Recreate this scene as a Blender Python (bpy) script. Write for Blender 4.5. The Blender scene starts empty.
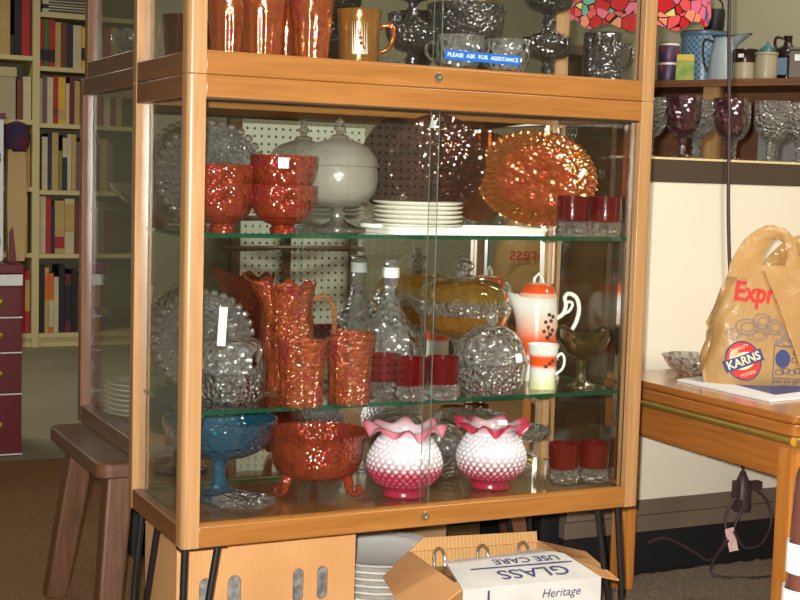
import bpy, math, random
from mathutils import Vector, Matrix
R = random.Random(7)
PI = math.pi
scn = bpy.context.scene
COL = scn.collection
FLOOR = -0.30

# ------------------------------------------------------------------ materials
def new_mat(name):
    m = bpy.data.materials.new(name); m.use_nodes = True
    nt = m.node_tree; nt.nodes.clear()
    out = nt.nodes.new('ShaderNodeOutputMaterial')
    return m, nt, out

def N(nt, t, **kw):
    n = nt.nodes.new(t)
    for k, v in kw.items():
        if k in n.inputs.keys(): n.inputs[k].default_value = v
        else: setattr(n, k, v)
    return n

def rgba(c): return (c[0], c[1], c[2], 1)
def srgb(r, g, b):
    f = lambda v: (v/255/12.92) if v/255 <= .04045 else ((v/255+.055)/1.055)**2.4
    return (f(r), f(g), f(b))

def coords(nt, scale=(1, 1, 1)):
    tc = nt.nodes.new('ShaderNodeTexCoord'); mp = nt.nodes.new('ShaderNodeMapping')
    mp.inputs['Scale'].default_value = scale
    nt.links.new(tc.outputs['Object'], mp.inputs['Vector'])
    return mp.outputs['Vector']

def bump_node(nt, kind, scale, strength, dist=.002, vec=None):
    if vec is None: vec = coords(nt)
    if kind == 'voronoi':
        t = N(nt, 'ShaderNodeTexVoronoi', Scale=scale); h = t.outputs['Distance']
    elif kind == 'wave':
        t = N(nt, 'ShaderNodeTexWave', Scale=scale); h = t.outputs['Fac']
    else:
        t = N(nt, 'ShaderNodeTexNoise', Scale=scale, Detail=3.0); h = t.outputs['Fac']
    nt.links.new(vec, t.inputs['Vector'])
    b = N(nt, 'ShaderNodeBump', Strength=strength, Distance=dist)
    nt.links.new(h, b.inputs['Height'])
    return b.outputs['Normal']

def plain(name, col, rough=.5, metal=0, coat=0, bump=None, spec=.5, noise=None, sheen=0):
    m, nt, out = new_mat(name)
    p = N(nt, 'ShaderNodeBsdfPrincipled')
    p.inputs['Base Color'].default_value = rgba(col)
    p.inputs['Roughness'].default_value = rough
    p.inputs['Metallic'].default_value = metal
    p.inputs['Coat Weight'].default_value = coat
    p.inputs['Specular IOR Level'].default_value = spec
    if noise:
        t = N(nt, 'ShaderNodeTexNoise', Scale=noise[0], Detail=5.0)
        nt.links.new(coords(nt), t.inputs['Vector'])
        r = nt.nodes.new('ShaderNodeValToRGB')
        r.color_ramp.elements[0].color = rgba(col); r.color_ramp.elements[1].color = rgba(noise[1])
        r.color_ramp.elements[0].position = .35; r.color_ramp.elements[1].position = .65
        nt.links.new(t.outputs['Fac'], r.inputs['Fac']); nt.links.new(r.outputs['Color'], p.inputs['Base Color'])
    if bump: nt.links.new(bump_node(nt, *bump), p.inputs['Normal'])
    nt.links.new(p.outputs[0], out.inputs[0])
    return m

def wood(name, c1, c2, axis=2, rough=.35, coat=.3, scale=1.0, streak=26):
    m, nt, out = new_mat(name)
    sc = [streak*scale]*3; sc[axis] = 1.6*scale
    v = coords(nt, sc)
    t = N(nt, 'ShaderNodeTexNoise', Scale=3.0, Detail=6.0, Roughness=.6, Distortion=.6)
    nt.links.new(v, t.inputs['Vector'])
    r = nt.nodes.new('ShaderNodeValToRGB')
    r.color_ramp.elements[0].color = rgba(c1); r.color_ramp.elements[1].color = rgba(c2)
    r.color_ramp.elements[0].position = .32; r.color_ramp.elements[1].position = .7
    nt.links.new(t.outputs['Fac'], r.inputs['Fac'])
    p = N(nt, 'ShaderNodeBsdfPrincipled', Roughness=rough)
    p.inputs['Coat Weight'].default_value = coat; p.inputs['Coat Roughness'].default_value = .25
    nt.links.new(r.outputs['Color'], p.inputs['Base Color'])
    nt.links.new(bump_node(nt, 'noise', 3.0, .12, .002, v), p.inputs['Normal'])
    nt.links.new(p.outputs[0], out.inputs[0])
    return m

def glass(name, tint=(.95, .97, .96), body=None, body_fac=0.0, rough=.03, bump=None, ior=1.5, gl=(1, 1, 1), boost=1.0, lens=0.0, lens_ior=1.3):
    """thin-walled glass: clear transmission, fresnel reflection, an optional cloudy or coloured body"""
    m, nt, out = new_mat(name)
    tr = N(nt, 'ShaderNodeBsdfTransparent', Color=rgba(tint))
    g = N(nt, 'ShaderNodeBsdfGlossy', Color=rgba(gl), Roughness=rough)
    f = N(nt, 'ShaderNodeFresnel')
    ge = nt.nodes.new('ShaderNodeNewGeometry')          # same reflectance from both sides of the wall
    mr = N(nt, 'ShaderNodeMapRange'); mr.inputs[3].default_value = ior; mr.inputs[4].default_value = 1/ior
    nt.links.new(ge.outputs['Backfacing'], mr.inputs[0]); nt.links.new(mr.outputs[0], f.inputs['IOR'])
    if bump:
        nn = bump_node(nt, *bump)
        nt.links.new(nn, g.inputs['Normal']); nt.links.new(nn, f.inputs['Normal'])
    base = tr.outputs[0]
    if lens:
        rf = N(nt, 'ShaderNodeBsdfRefraction', Color=rgba(tint), Roughness=.0, IOR=lens_ior)
        if bump: nt.links.new(nn, rf.inputs['Normal'])
        lm = N(nt, 'ShaderNodeMixShader', Fac=lens)
        nt.links.new(tr.outputs[0], lm.inputs[1]); nt.links.new(rf.outputs[0], lm.inputs[2]); base = lm.outputs[0]
    if body:
        d = N(nt, 'ShaderNodeBsdfDiffuse', Color=rgba(body)); tl = N(nt, 'ShaderNodeBsdfTranslucent', Color=rgba(body))
        a = N(nt, 'ShaderNodeMixShader', Fac=.4)
        nt.links.new(d.outputs[0], a.inputs[1]); nt.links.new(tl.outputs[0], a.inputs[2])
        b = N(nt, 'ShaderNodeMixShader', Fac=body_fac)
        nt.links.new(base, b.inputs[1]); nt.links.new(a.outputs[0], b.inputs[2]); base = b.outputs[0]
        if bump: nt.links.new(nn, d.inputs['Normal'])
    mul = N(nt, 'ShaderNodeMath', operation='MULTIPLY'); mul.inputs[1].default_value = boost; mul.use_clamp = True
    nt.links.new(f.outputs[0], mul.inputs[0])
    mx = nt.nodes.new('ShaderNodeMixShader')
    nt.links.new(mul.outputs[0], mx.inputs[0]); nt.links.new(base, mx.inputs[1]); nt.links.new(g.outputs[0], mx.inputs[2])
    nt.links.new(mx.outputs[0], out.inputs[0])
    return m

def carnival(name, c1, c2, c3, see=.3, tint=(.9, .35, .08), bump=('voronoi', 110, .8, .003), rough=.16, metal=.55, nscale=38):
    m, nt, out = new_mat(name)
    t = N(nt, 'ShaderNodeTexNoise', Scale=nscale, Detail=3.0); nt.links.new(coords(nt), t.inputs['Vector'])
    r = nt.nodes.new('ShaderNodeValToRGB')
    r.color_ramp.elements[0].color = rgba(c1); r.color_ramp.elements[0].position = .3
    r.color_ramp.elements[1].color = rgba(c3); r.color_ramp.elements[1].position = .72
    e = r.color_ramp.elements.new(.5); e.color = rgba(c2)
    nt.links.new(t.outputs['Fac'], r.inputs['Fac'])
    p = N(nt, 'ShaderNodeBsdfPrincipled', Roughness=rough, Metallic=metal)
    p.inputs['Coat Weight'].default_value = 1.0; p.inputs['Coat Roughness'].default_value = .09; p.inputs['Coat IOR'].default_value = 1.75
    nt.links.new(r.outputs['Color'], p.inputs['Base Color'])
    if bump:
        nn = bump_node(nt, *bump); nt.links.new(nn, p.inputs['Normal']); nt.links.new(nn, p.inputs['Coat Normal'])
    tr = N(nt, 'ShaderNodeBsdfTransparent', Color=rgba(tint))
    mx = N(nt, 'ShaderNodeMixShader', Fac=see)
    nt.links.new(p.outputs[0], mx.inputs[1]); nt.links.new(tr.outputs[0], mx.inputs[2])
    nt.links.new(mx.outputs[0], out.inputs[0])
    return m

def tinted(name, rough=.22, coat=.7, see=0.0):
    """pigment read from the mesh's own 'pigment' colour attribute"""
    m, nt, out = new_mat(name)
    a = nt.nodes.new('ShaderNodeAttribute'); a.attribute_name = 'pigment'
    p = N(nt, 'ShaderNodeBsdfPrincipled', Roughness=rough)
    p.inputs['Coat Weight'].default_value = coat; p.inputs['Coat Roughness'].default_value = .06
    nt.links.new(a.outputs['Color'], p.inputs['Base Color'])
    nt.links.new(p.outputs[0], out.inputs[0])
    return m

M = {}
M['post'] = wood('maple_post', srgb(154, 113, 70), srgb(174, 133, 88), 2, .38, .25, 1.0, 40)
M['rail'] = wood('amber_rail_long', srgb(136, 86, 34), srgb(158, 105, 50), 0, .35, .3)
M['raily'] = wood('amber_rail_shaded_side', srgb(104, 64, 32), srgb(124, 80, 44), 1, .45, .15)  # rail wood darkened: shade of the grazing side faces put into the colour
M['inner'] = wood('case_floor_wood', srgb(168, 100, 56), srgb(192, 122, 72), 0, .3, .5)
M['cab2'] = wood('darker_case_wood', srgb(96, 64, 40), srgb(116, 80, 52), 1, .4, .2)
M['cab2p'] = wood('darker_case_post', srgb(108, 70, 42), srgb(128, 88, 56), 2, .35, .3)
M['bench'] = wood('bench_wood', srgb(84, 54, 38), srgb(110, 74, 52), 0, .4, .25)
M['benchleg'] = wood('bench_leg_wood', srgb(84, 54, 36), srgb(110, 74, 50), 2, .45, .15)
M['table'] = wood('polished_table_wood', srgb(150, 88, 34), srgb(180, 114, 52), 1, .2, .9)
M['tableleg'] = wood('table_leg_wood', srgb(170, 104, 40), srgb(200, 132, 58), 2, .22, .6)
M['darkwood'] = wood('dark_wood', srgb(62, 40, 24), srgb(92, 60, 36), 0, .4, .3)
M['shelfwood'] = wood('back_shelf_wood', srgb(104, 66, 36), srgb(134, 88, 50), 0, .5, .1)
M['pinepost'] = wood('pine_post', srgb(150, 112, 68), srgb(176, 136, 86), 2, .5, .1)
M['pane'] = glass('clear_window_pane', (.965, .98, .97), rough=.0, ior=1.45)
M['shelfglass'] = glass('shelf_glass', (.90, .955, .93), rough=.0, ior=1.5)
M['edge'] = glass('green_glass_edge', (.10, .32, .2), (.02, .16, .08), .45, rough=.06, ior=1.5)
M['paneedge'] = glass('pane_edge', (.3, .45, .38), (.25, .34, .3), .7, rough=.1)
M['mirror'] = plain('mirror_silver', (.80, .82, .80), .0, 1.0)
M['chrome'] = plain('chrome', (.85, .85, .86), .15, 1.0)
M['steel'] = plain('blackened_steel', (.025, .027, .03), .38, .6)
M['brass'] = plain('brass_strip', srgb(216, 182, 92), .34, .85)
M['track'] = plain('dark_track', (.03, .022, .016), .6)
M['clear'] = glass('pressed_clear_glass', (.98, .985, .98), (.94, .95, .94), .11, .13, ('voronoi', 70, 1.0, .010), 1.5, boost=5.0, lens=.35, lens_ior=1.35)
M['clear_fine'] = glass('cut_clear_glass', (.98, .985, .98), (.94, .95, .94), .11, .13, ('voronoi', 125, 1.0, .012), 1.5, boost=6.0, lens=.35, lens_ior=1.4)
M['clear_smooth'] = glass('smooth_clear_glass', (.98, .985, .98), (.94, .95, .94), .06, .09, ('noise', 30, .6, .008), 1.5, boost=5.0, lens=.4, lens_ior=1.45)
M['frost'] = glass('frosted_glass', (.84, .83, .79), srgb(196, 190, 174), .60, .32, ('noise', 60, .7, .003), 1.45)
M['gold'] = glass('gold_flashed_glass', (.86, .66, .28), srgb(196, 146, 52), .26, .06, ('noise', 26, .4, .004), 1.5, gl=(1, .92, .7), boost=3.0, lens=.3)
M['blue'] = glass('blue_glass', (.02, .46, .58), srgb(0, 118, 150), .42, .09, ('voronoi', 110, .9, .005), 1.5, boost=3.0, lens=.3)
M['purple'] = glass('amethyst_glass', (.62, .42, .50), srgb(104, 62, 72), .26, .10, ('voronoi', 60, 1.0, .006), 1.5, boost=3.0, lens=.2)
M['ruby'] = glass('ruby_glass', (.46, .008, .03), srgb(140, 4, 22), .45, .14, ('noise', 24, .4, .005), 1.5, boost=1.5)
M['marigold'] = carnival('marigold_carnival_glass', (.20, .024, .016), (.44, .075, .02), (.42, .04, .06), .42, (.82, .24, .12), ('voronoi', 150, .9, .003), .16, .42)
M['marigold_fine'] = carnival('marigold_carnival_fine', (.20, .028, .014), (.50, .12, .025), (.42, .045, .06), .38, (.86, .30, .12), ('voronoi', 170, 1.0, .004), .15, .42)
M['marigold_rib'] = carnival('marigold_ribbed', (.22, .035, .014), (.50, .13, .025), (.42, .05, .05), .34, (.86, .32, .12), ('noise', 70, .5, .003), .15, .42)
M['amber'] = carnival('amber_carnival_glass', (.36, .12, .02), (.50, .19, .035), (.50, .08, .03), .42, (.92, .42, .10), ('voronoi', 120, .55, .003))
M['amethyst_carnival'] = carnival('dark_carnival_glass', (.10, .045, .035), (.20, .085, .055), (.28, .10, .08), .55, (.56, .36, .27), ('voronoi', 85, .7, .003), .1, .7)
M['black_carnival'] = carnival('black_carnival_glass', (.05, .05, .06), (.12, .11, .10), (.16, .13, .15), .06, (.2, .2, .22), ('voronoi', 150, 1.0, .004), .14, .8)
M['green_carnival'] = carnival('green_carnival_glass', (.05, .06, .03), (.16, .13, .04), (.22, .10, .06), .18, (.4, .45, .2), ('noise', 30, .4, .003), .14, .75)
M['china'] = plain('white_china', srgb(242, 238, 226), .2, 0, .6)
M['whitecloth'] = plain('white_paper', srgb(228, 228, 226), .7)
M['tag'] = plain('price_tag_paper', srgb(240, 240, 240), .6)
M['pig'] = tinted('painted_glass_pigment')
M['pigchina'] = tinted('painted_china', .2, .6)
M['card'] = plain('corrugated_cardboard', srgb(196, 144, 90), .85, noise=(7, srgb(206, 156, 102)), bump=('wave', 60, .25, .002))
M['cardin'] = plain('cardboard_inside', srgb(206, 158, 100), .85, bump=('wave', 40, .3, .002))
M['cardw'] = plain('printed_white_cardboard', srgb(206, 203, 196), .8, noise=(12, srgb(190, 188, 184)))
M['ink'] = plain('navy_ink', srgb(54, 62, 108), .7)
M['inkred'] = plain('red_ink', srgb(196, 30, 24), .6)
M['cream'] = plain('cream_ink', srgb(226, 206, 168), .6)
M['tape'] = plain('blue_label_tape', srgb(22, 92, 178), .35, 0, .3)
M['tapetext'] = plain('embossed_white', srgb(214, 226, 238), .5)
M['counterwhite'] = plain('white_counter_panel', srgb(222, 214, 194), .42, spec=.35, noise=(3, srgb(218, 209, 189)))
M['kick'] = plain('black_kick_panel', (.006, .006, .007), .6)
M['trim'] = plain('grey_brown_trim', srgb(112, 96, 80), .55, noise=(6, srgb(98, 84, 70)))
M['trimdark'] = plain('dark_brown_band', srgb(72, 58, 46), .45)
M['carpet'] = plain('brown_carpet_pile', srgb(128, 94, 62), .95, noise=(160, srgb(152, 116, 82)), bump=('noise', 300, .9, .006), spec=.1)
M['rug'] = plain('beige_shag_pile', srgb(148, 130, 108), .95, noise=(120, srgb(178, 160, 138)), bump=('noise', 240, 1.0, .01), spec=.1)
M['floor'] = plain('grey_green_vinyl', srgb(136, 130, 104), .7, noise=(5, srgb(144, 138, 112)))
M['wall'] = plain('beige_green_wall', srgb(160, 156, 128), .8)
M['wallroom'] = plain('greige_wall', srgb(134, 130, 108), .8)
M['ceil'] = plain('off_white_ceiling', srgb(200, 198, 186), .9)
M['case'] = plain('bookcase_cream', srgb(206, 188, 134), .6)
M['caseback'] = plain('bookcase_back_grey', srgb(120, 112, 92), .8)
M['maroon'] = plain('maroon_paint', srgb(98, 8, 18), .4)
M['whitep'] = plain('white_plastic', srgb(214, 214, 210), .45)
M['greyp'] = plain('grey_panel', srgb(128, 130, 128), .5)
M['bag'] = glass('tan_plastic_bag', (.9, .78, .55), srgb(214, 174, 114), .88, .34, ('noise', 22, .6, .012), 1.4)
M['baglite'] = glass('tan_plastic_bag_thin', (.9, .8, .62), srgb(206, 168, 104), .70, .25, ('noise', 26, .6, .012), 1.4)
M['cordm'] = plain('brown_cord', srgb(62, 46, 46), .5)
M['blackp'] = plain('black_plastic', (.012, .012, .014), .45)

def colmat(name, c, rough=.55, **k):
    if name not in M: M[name] = plain(name, c, rough, **k)
    return M[name]

# ------------------------------------------------------------------ mesh helpers
class MB:
    def __init__(s): s.v = []; s.f = []; s.mi = []; s.col = None
    def add(s, v, f, mi=0, mat=None):
        o = len(s.v)
        s.v += [tuple(mat @ Vector(p)) for p in v] if mat else [tuple(p) for p in v]
        s.f += [tuple(i+o for i in q) for q in f]; s.mi += [mi]*len(f)
        return s
    def box(s, x0, x1, y0, y1, z0, z1, mi=0, mat=None, fmi=None):
        v = [(x0, y0, z0), (x1, y0, z0), (x1, y1, z0), (x0, y1, z0), (x0, y0, z1), (x1, y0, z1), (x1, y1, z1), (x0, y1, z1)]
        f = [(0, 3, 2, 1), (4, 5, 6, 7), (0, 1, 5, 4), (1, 2, 6, 5), (2, 3, 7, 6), (3, 0, 4, 7)]
        s.add(v, f, mi, mat)
        if fmi: s.mi[-6:] = fmi
        return s
    def lathe(s, prof, seg=48, mod=None, mi=0, mat=None, arc=None):
        v = []; f = []; n = len(prof)
        for i, (r, z) in enumerate(prof):
            for k in range(seg):
                a = 2*PI*k/seg
                rr, zz = (r, z) if mod is None else mod(a, i/(n-1), r, z)
                v.append((rr*math.cos(a), rr*math.sin(a), zz))
        for i in range(n-1):
            for k in range(seg):
                k2 = (k+1) % seg
                f.append((i*seg+k, i*seg+k2, (i+1)*seg+k2, (i+1)*seg+k))
        if prof[0][0] > 1e-5: pass
        return s.add(v, f, mi, mat)
    def tube(s, pts, r, seg=10, mi=0, closed=False, cap=True, flat=None):
        pts = [Vector(p) for p in pts]; n = len(pts); v = []; f = []
        up = Vector((0, 0, 1)); prev = None
        for i, p in enumerate(pts):
            if closed: t = pts[(i+1) % n]-pts[i-1]
            else: t = pts[min(i+1, n-1)]-pts[max(i-1, 0)]
            t.normalize()
            if prev is None:
                a = t.cross(up)
                if a.length < .1: a = t.cross(Vector((1, 0, 0)))
            else: a = prev-t*prev.dot(t)
            a.normalize(); prev = a; b = t.cross(a)
            rr = r[i] if isinstance(r, (list, tuple)) else r
            for k in range(seg):
                an = 2*PI*k/seg
                ca, sa = math.cos(an), math.sin(an)
                if flat: sa *= flat
                v.append(p+a*rr*ca+b*rr*sa)
        for i in range(n if closed else n-1):
            j = (i+1) % n
            for k in range(seg):
                k2 = (k+1) % seg
                f.append((i*seg+k, i*seg+k2, j*seg+k2, j*seg+k))
        if cap and not closed:
            f.append(tuple(range(seg-1, -1, -1))); f.append(tuple((n-1)*seg+k for k in range(seg)))
        return s.add(v, f, mi)
    def sphere(s, c, r, seg=14, rings=8, mi=0, sz=1.0):
        v = []; f = []
        for i in range(rings+1):
            t = PI*i/rings
            for k in range(seg):
                a = 2*PI*k/seg
                v.append((c[0]+r*math.sin(t)*math.cos(a), c[1]+r*math.sin(t)*math.sin(a), c[2]-r*sz*math.cos(t)))
        for i in range(rings):
            for k in range(seg):
                k2 = (k+1) % seg
                f.append((i*seg+k, i*seg+k2, (i+1)*seg+k2, (i+1)*seg+k))
        return s.add(v, f, mi)
    def prism(s, poly, z0, z1, mi=0, mat=None):
        n = len(poly)
        v = [(x, y, z0) for x, y in poly]+[(x, y, z1) for x, y in poly]
        f = [tuple(range(n-1, -1, -1)), tuple(range(n, 2*n))]+[(i, (i+1) % n, n+(i+1) % n, n+i) for i in range(n)]
        return s.add(v, f, mi, mat)
    def build(s, name, mats, parent=None, smooth=True, loc=(0, 0, 0), rot=(0, 0, 0), bevel=0, label=None):
        me = bpy.data.meshes.new(name); me.from_pydata(s.v, [], s.f)
        if not isinstance(mats, (list, tuple)): mats = [mats]
        for m in mats: me.materials.append(M[m] if isinstance(m, str) else m)
        me.polygons.foreach_set('material_index', s.mi)
        me.polygons.foreach_set('use_smooth', [smooth]*len(s.f))
        if s.col:
            a = me.color_attributes.new('pigment', 'FLOAT_COLOR', 'POINT')
            for i, c in enumerate(s.col): a.data[i].color = rgba(c)
        me.update()
        if smooth:
            try: me.set_sharp_from_angle(angle=math.radians(50))
            except Exception: pass
        o = bpy.data.objects.new(name, me); COL.objects.link(o)
        o.location = loc; o.rotation_euler = rot
        if parent: o.parent = parent
        if bevel:
            b = o.modifiers.new('bevel', 'BEVEL'); b.width = bevel; b.segments = 2; b.limit_method = 'ANGLE'
        if label: o['label'] = label
        return o

def rnd(poly_w, poly_d, r, n=4, corners=(1, 1, 1, 1)):
    """rounded rectangle 0..w x 0..d, corners order: 00, w0, wd, 0d"""
    P = []
    cs = [((r, r), PI, (0, 0)), ((poly_w-r, r), 1.5*PI, (poly_w, 0)), ((poly_w-r, poly_d-r), 0, (poly_w, poly_d)), ((r, poly_d-r), .5*PI, (0, poly_d))]
    for k, (c, a0, sharp) in enumerate(cs):
        if corners[k]:
            for i in range(n+1):
                a = a0+.5*PI*i/n; P.append((c[0]+r*math.cos(a), c[1]+r*math.sin(a)))
        else: P.append(sharp)
    return P

def tag(o, label, cat, group=None):
    o['label'] = label; o['category'] = cat
    if group: o['group'] = group
    return o
def thing(name, label, cat, loc=(0, 0, 0), rz=0, group=None):
    o = bpy.data.objects.new(name, None); COL.objects.link(o); o.empty_display_size = .02
    o.location = loc; o.rotation_euler = (0, 0, rz)
    return tag(o, label, cat, group)
def structure(o):
    o['kind'] = 'structure'; return o
def dup(root, label, loc, rz=None, group=None):
    r = root.copy(); COL.objects.link(r); r.location = loc
    if rz is not None: r.rotation_euler = (0, 0, rz)
    r['label'] = label
    if group: r['group'] = group
    for ch in list(root.children):
        c = ch.copy(); COL.objects.link(c); c.parent = r
        for g in list(ch.children):
            d = g.copy(); COL.objects.link(d); d.parent = c
    return r

def text_mesh(s, size, extrude=.0004, align='CENTER', shear=0, bold=0):
    cu = bpy.data.curves.new('t', 'FONT'); cu.body = s; cu.size = size; cu.align_x = align; cu.align_y = 'CENTER'
    cu.extrude = extrude; cu.resolution_u = 3; cu.shear = shear; cu.offset = bold*size
    o = bpy.data.objects.new('t', cu); COL.objects.link(o)
    dg = bpy.context.evaluated_depsgraph_get(); dg.update()
    me = o.evaluated_get(dg).to_mesh()
    v = [tuple(p.co) for p in me.vertices]; f = [tuple(p.vertices) for p in me.polygons]
    o.evaluated_get(dg).to_mesh_clear()
    bpy.data.objects.remove(o); bpy.data.curves.remove(cu)
    return v, f

def vessel(out, th=.003, base_th=None):
    """outer profile (bottom to rim) -> closed outer + inner wall"""
    inner = [(max(r-th, .0), z) for r, z in out]
    zb = out[0][1]+(base_th or th)
    inner = [(r, z) for r, z in inner if z >= zb]
    first = inner[0]
    return [(0, out[0][1])]+out+list(reversed(inner))+[(0, first[1])]

def smoothprof(pts, n=5):
    """Catmull-Rom through profile points"""
    P = [pts[0]]+list(pts)+[pts[-1]]; out = []
    for i in range(1, len(P)-2):
        for k in range(n):
            t = k/n; a, b, c, d = P[i-1], P[i], P[i+1], P[i+2]
            out.append(tuple(.5*((2*b[j])+(-a[j]+c[j])*t+(2*a[j]-5*b[j]+4*c[j]-d[j])*t*t+(-a[j]+3*b[j]-3*c[j]+d[j])*t**3) for j in (0, 1)))
    out.append(pts[-1]); return [(max(r, 0), z) for r, z in out]

# ------------------------------------------------------------------ camera
CP = Vector((-0.635376, -2.031718, 0.588286)); YAW, PIT, ROL = .460689, .086173, .028460
r_ = Vector((math.cos(YAW), -math.sin(YAW), 0)); fw = Vector((math.sin(YAW), math.cos(YAW), 0)); up = Vector((0, 0, 1))
f2 = fw*math.cos(PIT)-up*math.sin(PIT); u2 = up*math.cos(PIT)+fw*math.sin(PIT)
rr = r_*math.cos(ROL)+u2*math.sin(ROL); uu = -r_*math.sin(ROL)+u2*math.cos(ROL)
cam = bpy.data.cameras.new('camera'); co = bpy.data.objects.new('camera', cam); COL.objects.link(co)
mw = Matrix(((rr.x, uu.x, -f2.x, CP.x), (rr.y, uu.y, -f2.y, CP.y), (rr.z, uu.z, -f2.z, CP.z), (0, 0, 0, 1)))
co.matrix_world = mw; cam.sensor_width = 36; cam.lens = 1359.72*36/800; cam.clip_start = .05; cam.clip_end = 50
scn.camera = co

# ------------------------------------------------------------------ display cases
W, D, H = .88, .3235, .7463
def make_case(name, label, loc, h, mats, doors=True, mirror=True, shelves=(), legs=False, group=None, D=.3235):
    post, rail, raily, fl = mats
    t = thing(name, label, 'display case', loc, 0, group)
    pw = .03
    for (x, y, c) in ((0, 0, (1, 0, 0, 0)), (W-pw, 0, (0, 1, 0, 0)), (W-pw, D-pw, (0, 0, 1, 0)), (0, D-pw, (0, 0, 0, 1))):
        MB().prism([(x+a, y+b) for a, b in rnd(pw, pw, .009, 5, c)], 0, h).build('post', post, t, bevel=.0012)
    rh = .035
    for z0 in (0, h-rh):
        fr = MB().box(pw-.001, W-pw+.001, .001, .019, z0, z0+rh).build('front_rail', rail, t, bevel=.002)
        if z0 == 0:
            lk = MB().lathe([(0, -.006), (.0085, -.006), (.0085, .001), (.007, .003), (.003, .003), (.0028, .0005), (0, .0005)], 20).build('lock', 'chrome', fr, loc=(.433, .001, rh*.52), rot=(PI/2, 0, 0), label='small round metal lock')
        MB().box(pw-.001, W-pw+.001, D-.019, D-.001, z0, z0+rh).build('back_rail', rail, t, bevel=.002)
        for x in (.001, W-.019):
            MB().box(x, x+.018, pw-.001, D-pw+.001, z0, z0+rh).build('side_rail', raily, t, bevel=.002)
    MB().box(.019, W-.019, .019, D-.019, .006, .030).build('floor_panel', fl, t, smooth=False)
    if doors:
        MB().box(.022, W-.022, .024, D-.022, .0302, .0355, fmi=[0, 0, 1, 1, 1, 1]).build('base_glass', ['shelfglass', 'edge'], t, smooth=False)
    MB().box(.019, W-.019, .019, D-.019, h-.014, h-.004).build('top_panel', rail, t, smooth=False)
    for x in (.012, W-.016):
        MB().box(x, x+.004, pw-.002, D-pw+.002, rh-.004, h-rh+.004, fmi=[1, 1, 1, 0, 1, 0]).build('side_pane', ['pane', 'paneedge'], t, smooth=False)
    if mirror:
        MB().box(pw-.002, W-pw+.002, D-.016, D-.010, rh-.004, h-rh+.004, fmi=[1, 1, 0, 1, 1, 1]).build('mirror_back', ['mirror', 'track'], t, smooth=False)
    else:
        MB().box(pw-.002, W-pw+.002, D-.016, D-.012, rh-.004, h-rh+.004).build('back_pane', 'pane', t, smooth=False)
    if doors:
        for z0 in (rh, h-rh-.0015):
            MB().box(pw, W-pw, .006, .0075, z0-.001, z0+.002).box(pw, W-pw, .0125, .0135, z0-.001, z0+.002).box(pw, W-pw, .0185, .0195, z0-.001, z0+.002).build('sliding_track', 'track' if z0 > .1 else rail, t, smooth=False)
        for (x0, x1, y0) in ((pw, .443, .0085), (.430, W-pw, .0145)):
            MB().box(x0, x1, y0, y0+.0035, rh, h-rh-.001, fmi=[1, 1, 0, 1, 0, 1]).build('sliding_glass_door', ['pane', 'paneedge'], t, smooth=False)
    for z in shelves:
        MB().box(.019, W-.019, .038, D-.019, z-.0072, z, fmi=[0, 0, 1, 1, 1, 1]).build('glass_shelf', ['shelfglass', 'edge'], t, smooth=False)
    if shelves:
        for x in (.019, W-.022):
            for y in (.05, D-.045):
                MB().box(x, x+.003, y, y+.012, .04, h-.04).build('shelf_standard', 'chrome', t, smooth=False)
    if legs:
        for (cx, cy, dx, dy, ex, ey) in ((.012, .018, .055, 0, -.005, -.012), (W-.034, .018, -.045, 0, .012, -.012), (.02, D-.03, .0, -.10, -.012, .01), (W-.06, D-.03, -.06, 0, .015, .01)):
            b = MB().tube([(cx, cy, .0), (cx+(ex+.0), cy+ey*.4, -.14), (cx+ex*1.3, cy+ey, FLOOR+.014), (cx+ex*1.4+dx*.10, cy+ey+dy*.1, FLOOR+.007), (cx+ex*1.3+dx*.2, cy+ey+dy*.2, FLOOR+.014), (cx+dx*.62+ex*.5, cy+dy*.62+ey*.3, -.14), (cx+dx, cy+dy, 0)], .0058, 10)
            b.box(min(cx, cx+dx)-.012, max(cx, cx+dx)+.012, min(cy, cy+dy)-.010, max(cy, cy+dy)+.010, -.0035, -.0005)
            b.build('hairpin_leg', 'steel', t)
    return t

mains = ('post', 'rail', 'raily', 'inner')
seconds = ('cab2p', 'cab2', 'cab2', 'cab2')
S1, S2, S0, SU = .4995, .2140, .0355, H+.0305
make_case('display_case', 'blond wood glass display case on black hairpin legs filled with coloured glassware', (0, 0, 0), H, mains, shelves=(S2, S1), legs=True)
make_case('display_case_topper', 'upper blond wood glass case stacked on the display case with hairpin legs', (0, 0, H+.0004), .50, mains)
B2 = (.055, .475, .045); D2 = .48
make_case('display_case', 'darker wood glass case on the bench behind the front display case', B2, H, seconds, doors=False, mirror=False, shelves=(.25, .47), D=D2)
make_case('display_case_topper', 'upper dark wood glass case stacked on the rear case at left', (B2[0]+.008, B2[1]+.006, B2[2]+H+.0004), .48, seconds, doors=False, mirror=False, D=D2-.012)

# ------------------------------------------------------------------ glassware: shelf one
def bowl_meshes():
    out = smoothprof([(.021, 0), (.022, .006), (.019, .012), (.033, .018), (.047, .032), (.054, .055), (.0565, .079)], 4)
    return vessel(out, .0028, .012)
def scal(n, a, tmin=.35, tmax=.65):
    def f(an, t, r, z):
        k = max(0, 1-abs(t-.5)/.16)
        return r*(1+a*k*math.cos(n*an)), z
    return f
bowl = MB().lathe(bowl_meshes(), 64, scal(24, .012)).build('berry_bowl', 'marigold')
tag(bowl, 'orange carnival glass bowl at the bottom of the left stack on the upper shelf', 'bowl', 'orange bowls on the upper shelf')
bowl.location = (.098, .118, S1)
dup(bowl, 'orange carnival glass bowl nested on top of the left stack by the blond post', (.098, .118, S1+.031))
dup(bowl, 'orange carnival glass bowl at the bottom of the stack bearing a price tag', (.196, .092, S1))
bt = dup(bowl, 'orange carnival glass bowl with a white price tag, topmost of its stack', (.196, .092, S1+.049))
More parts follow.
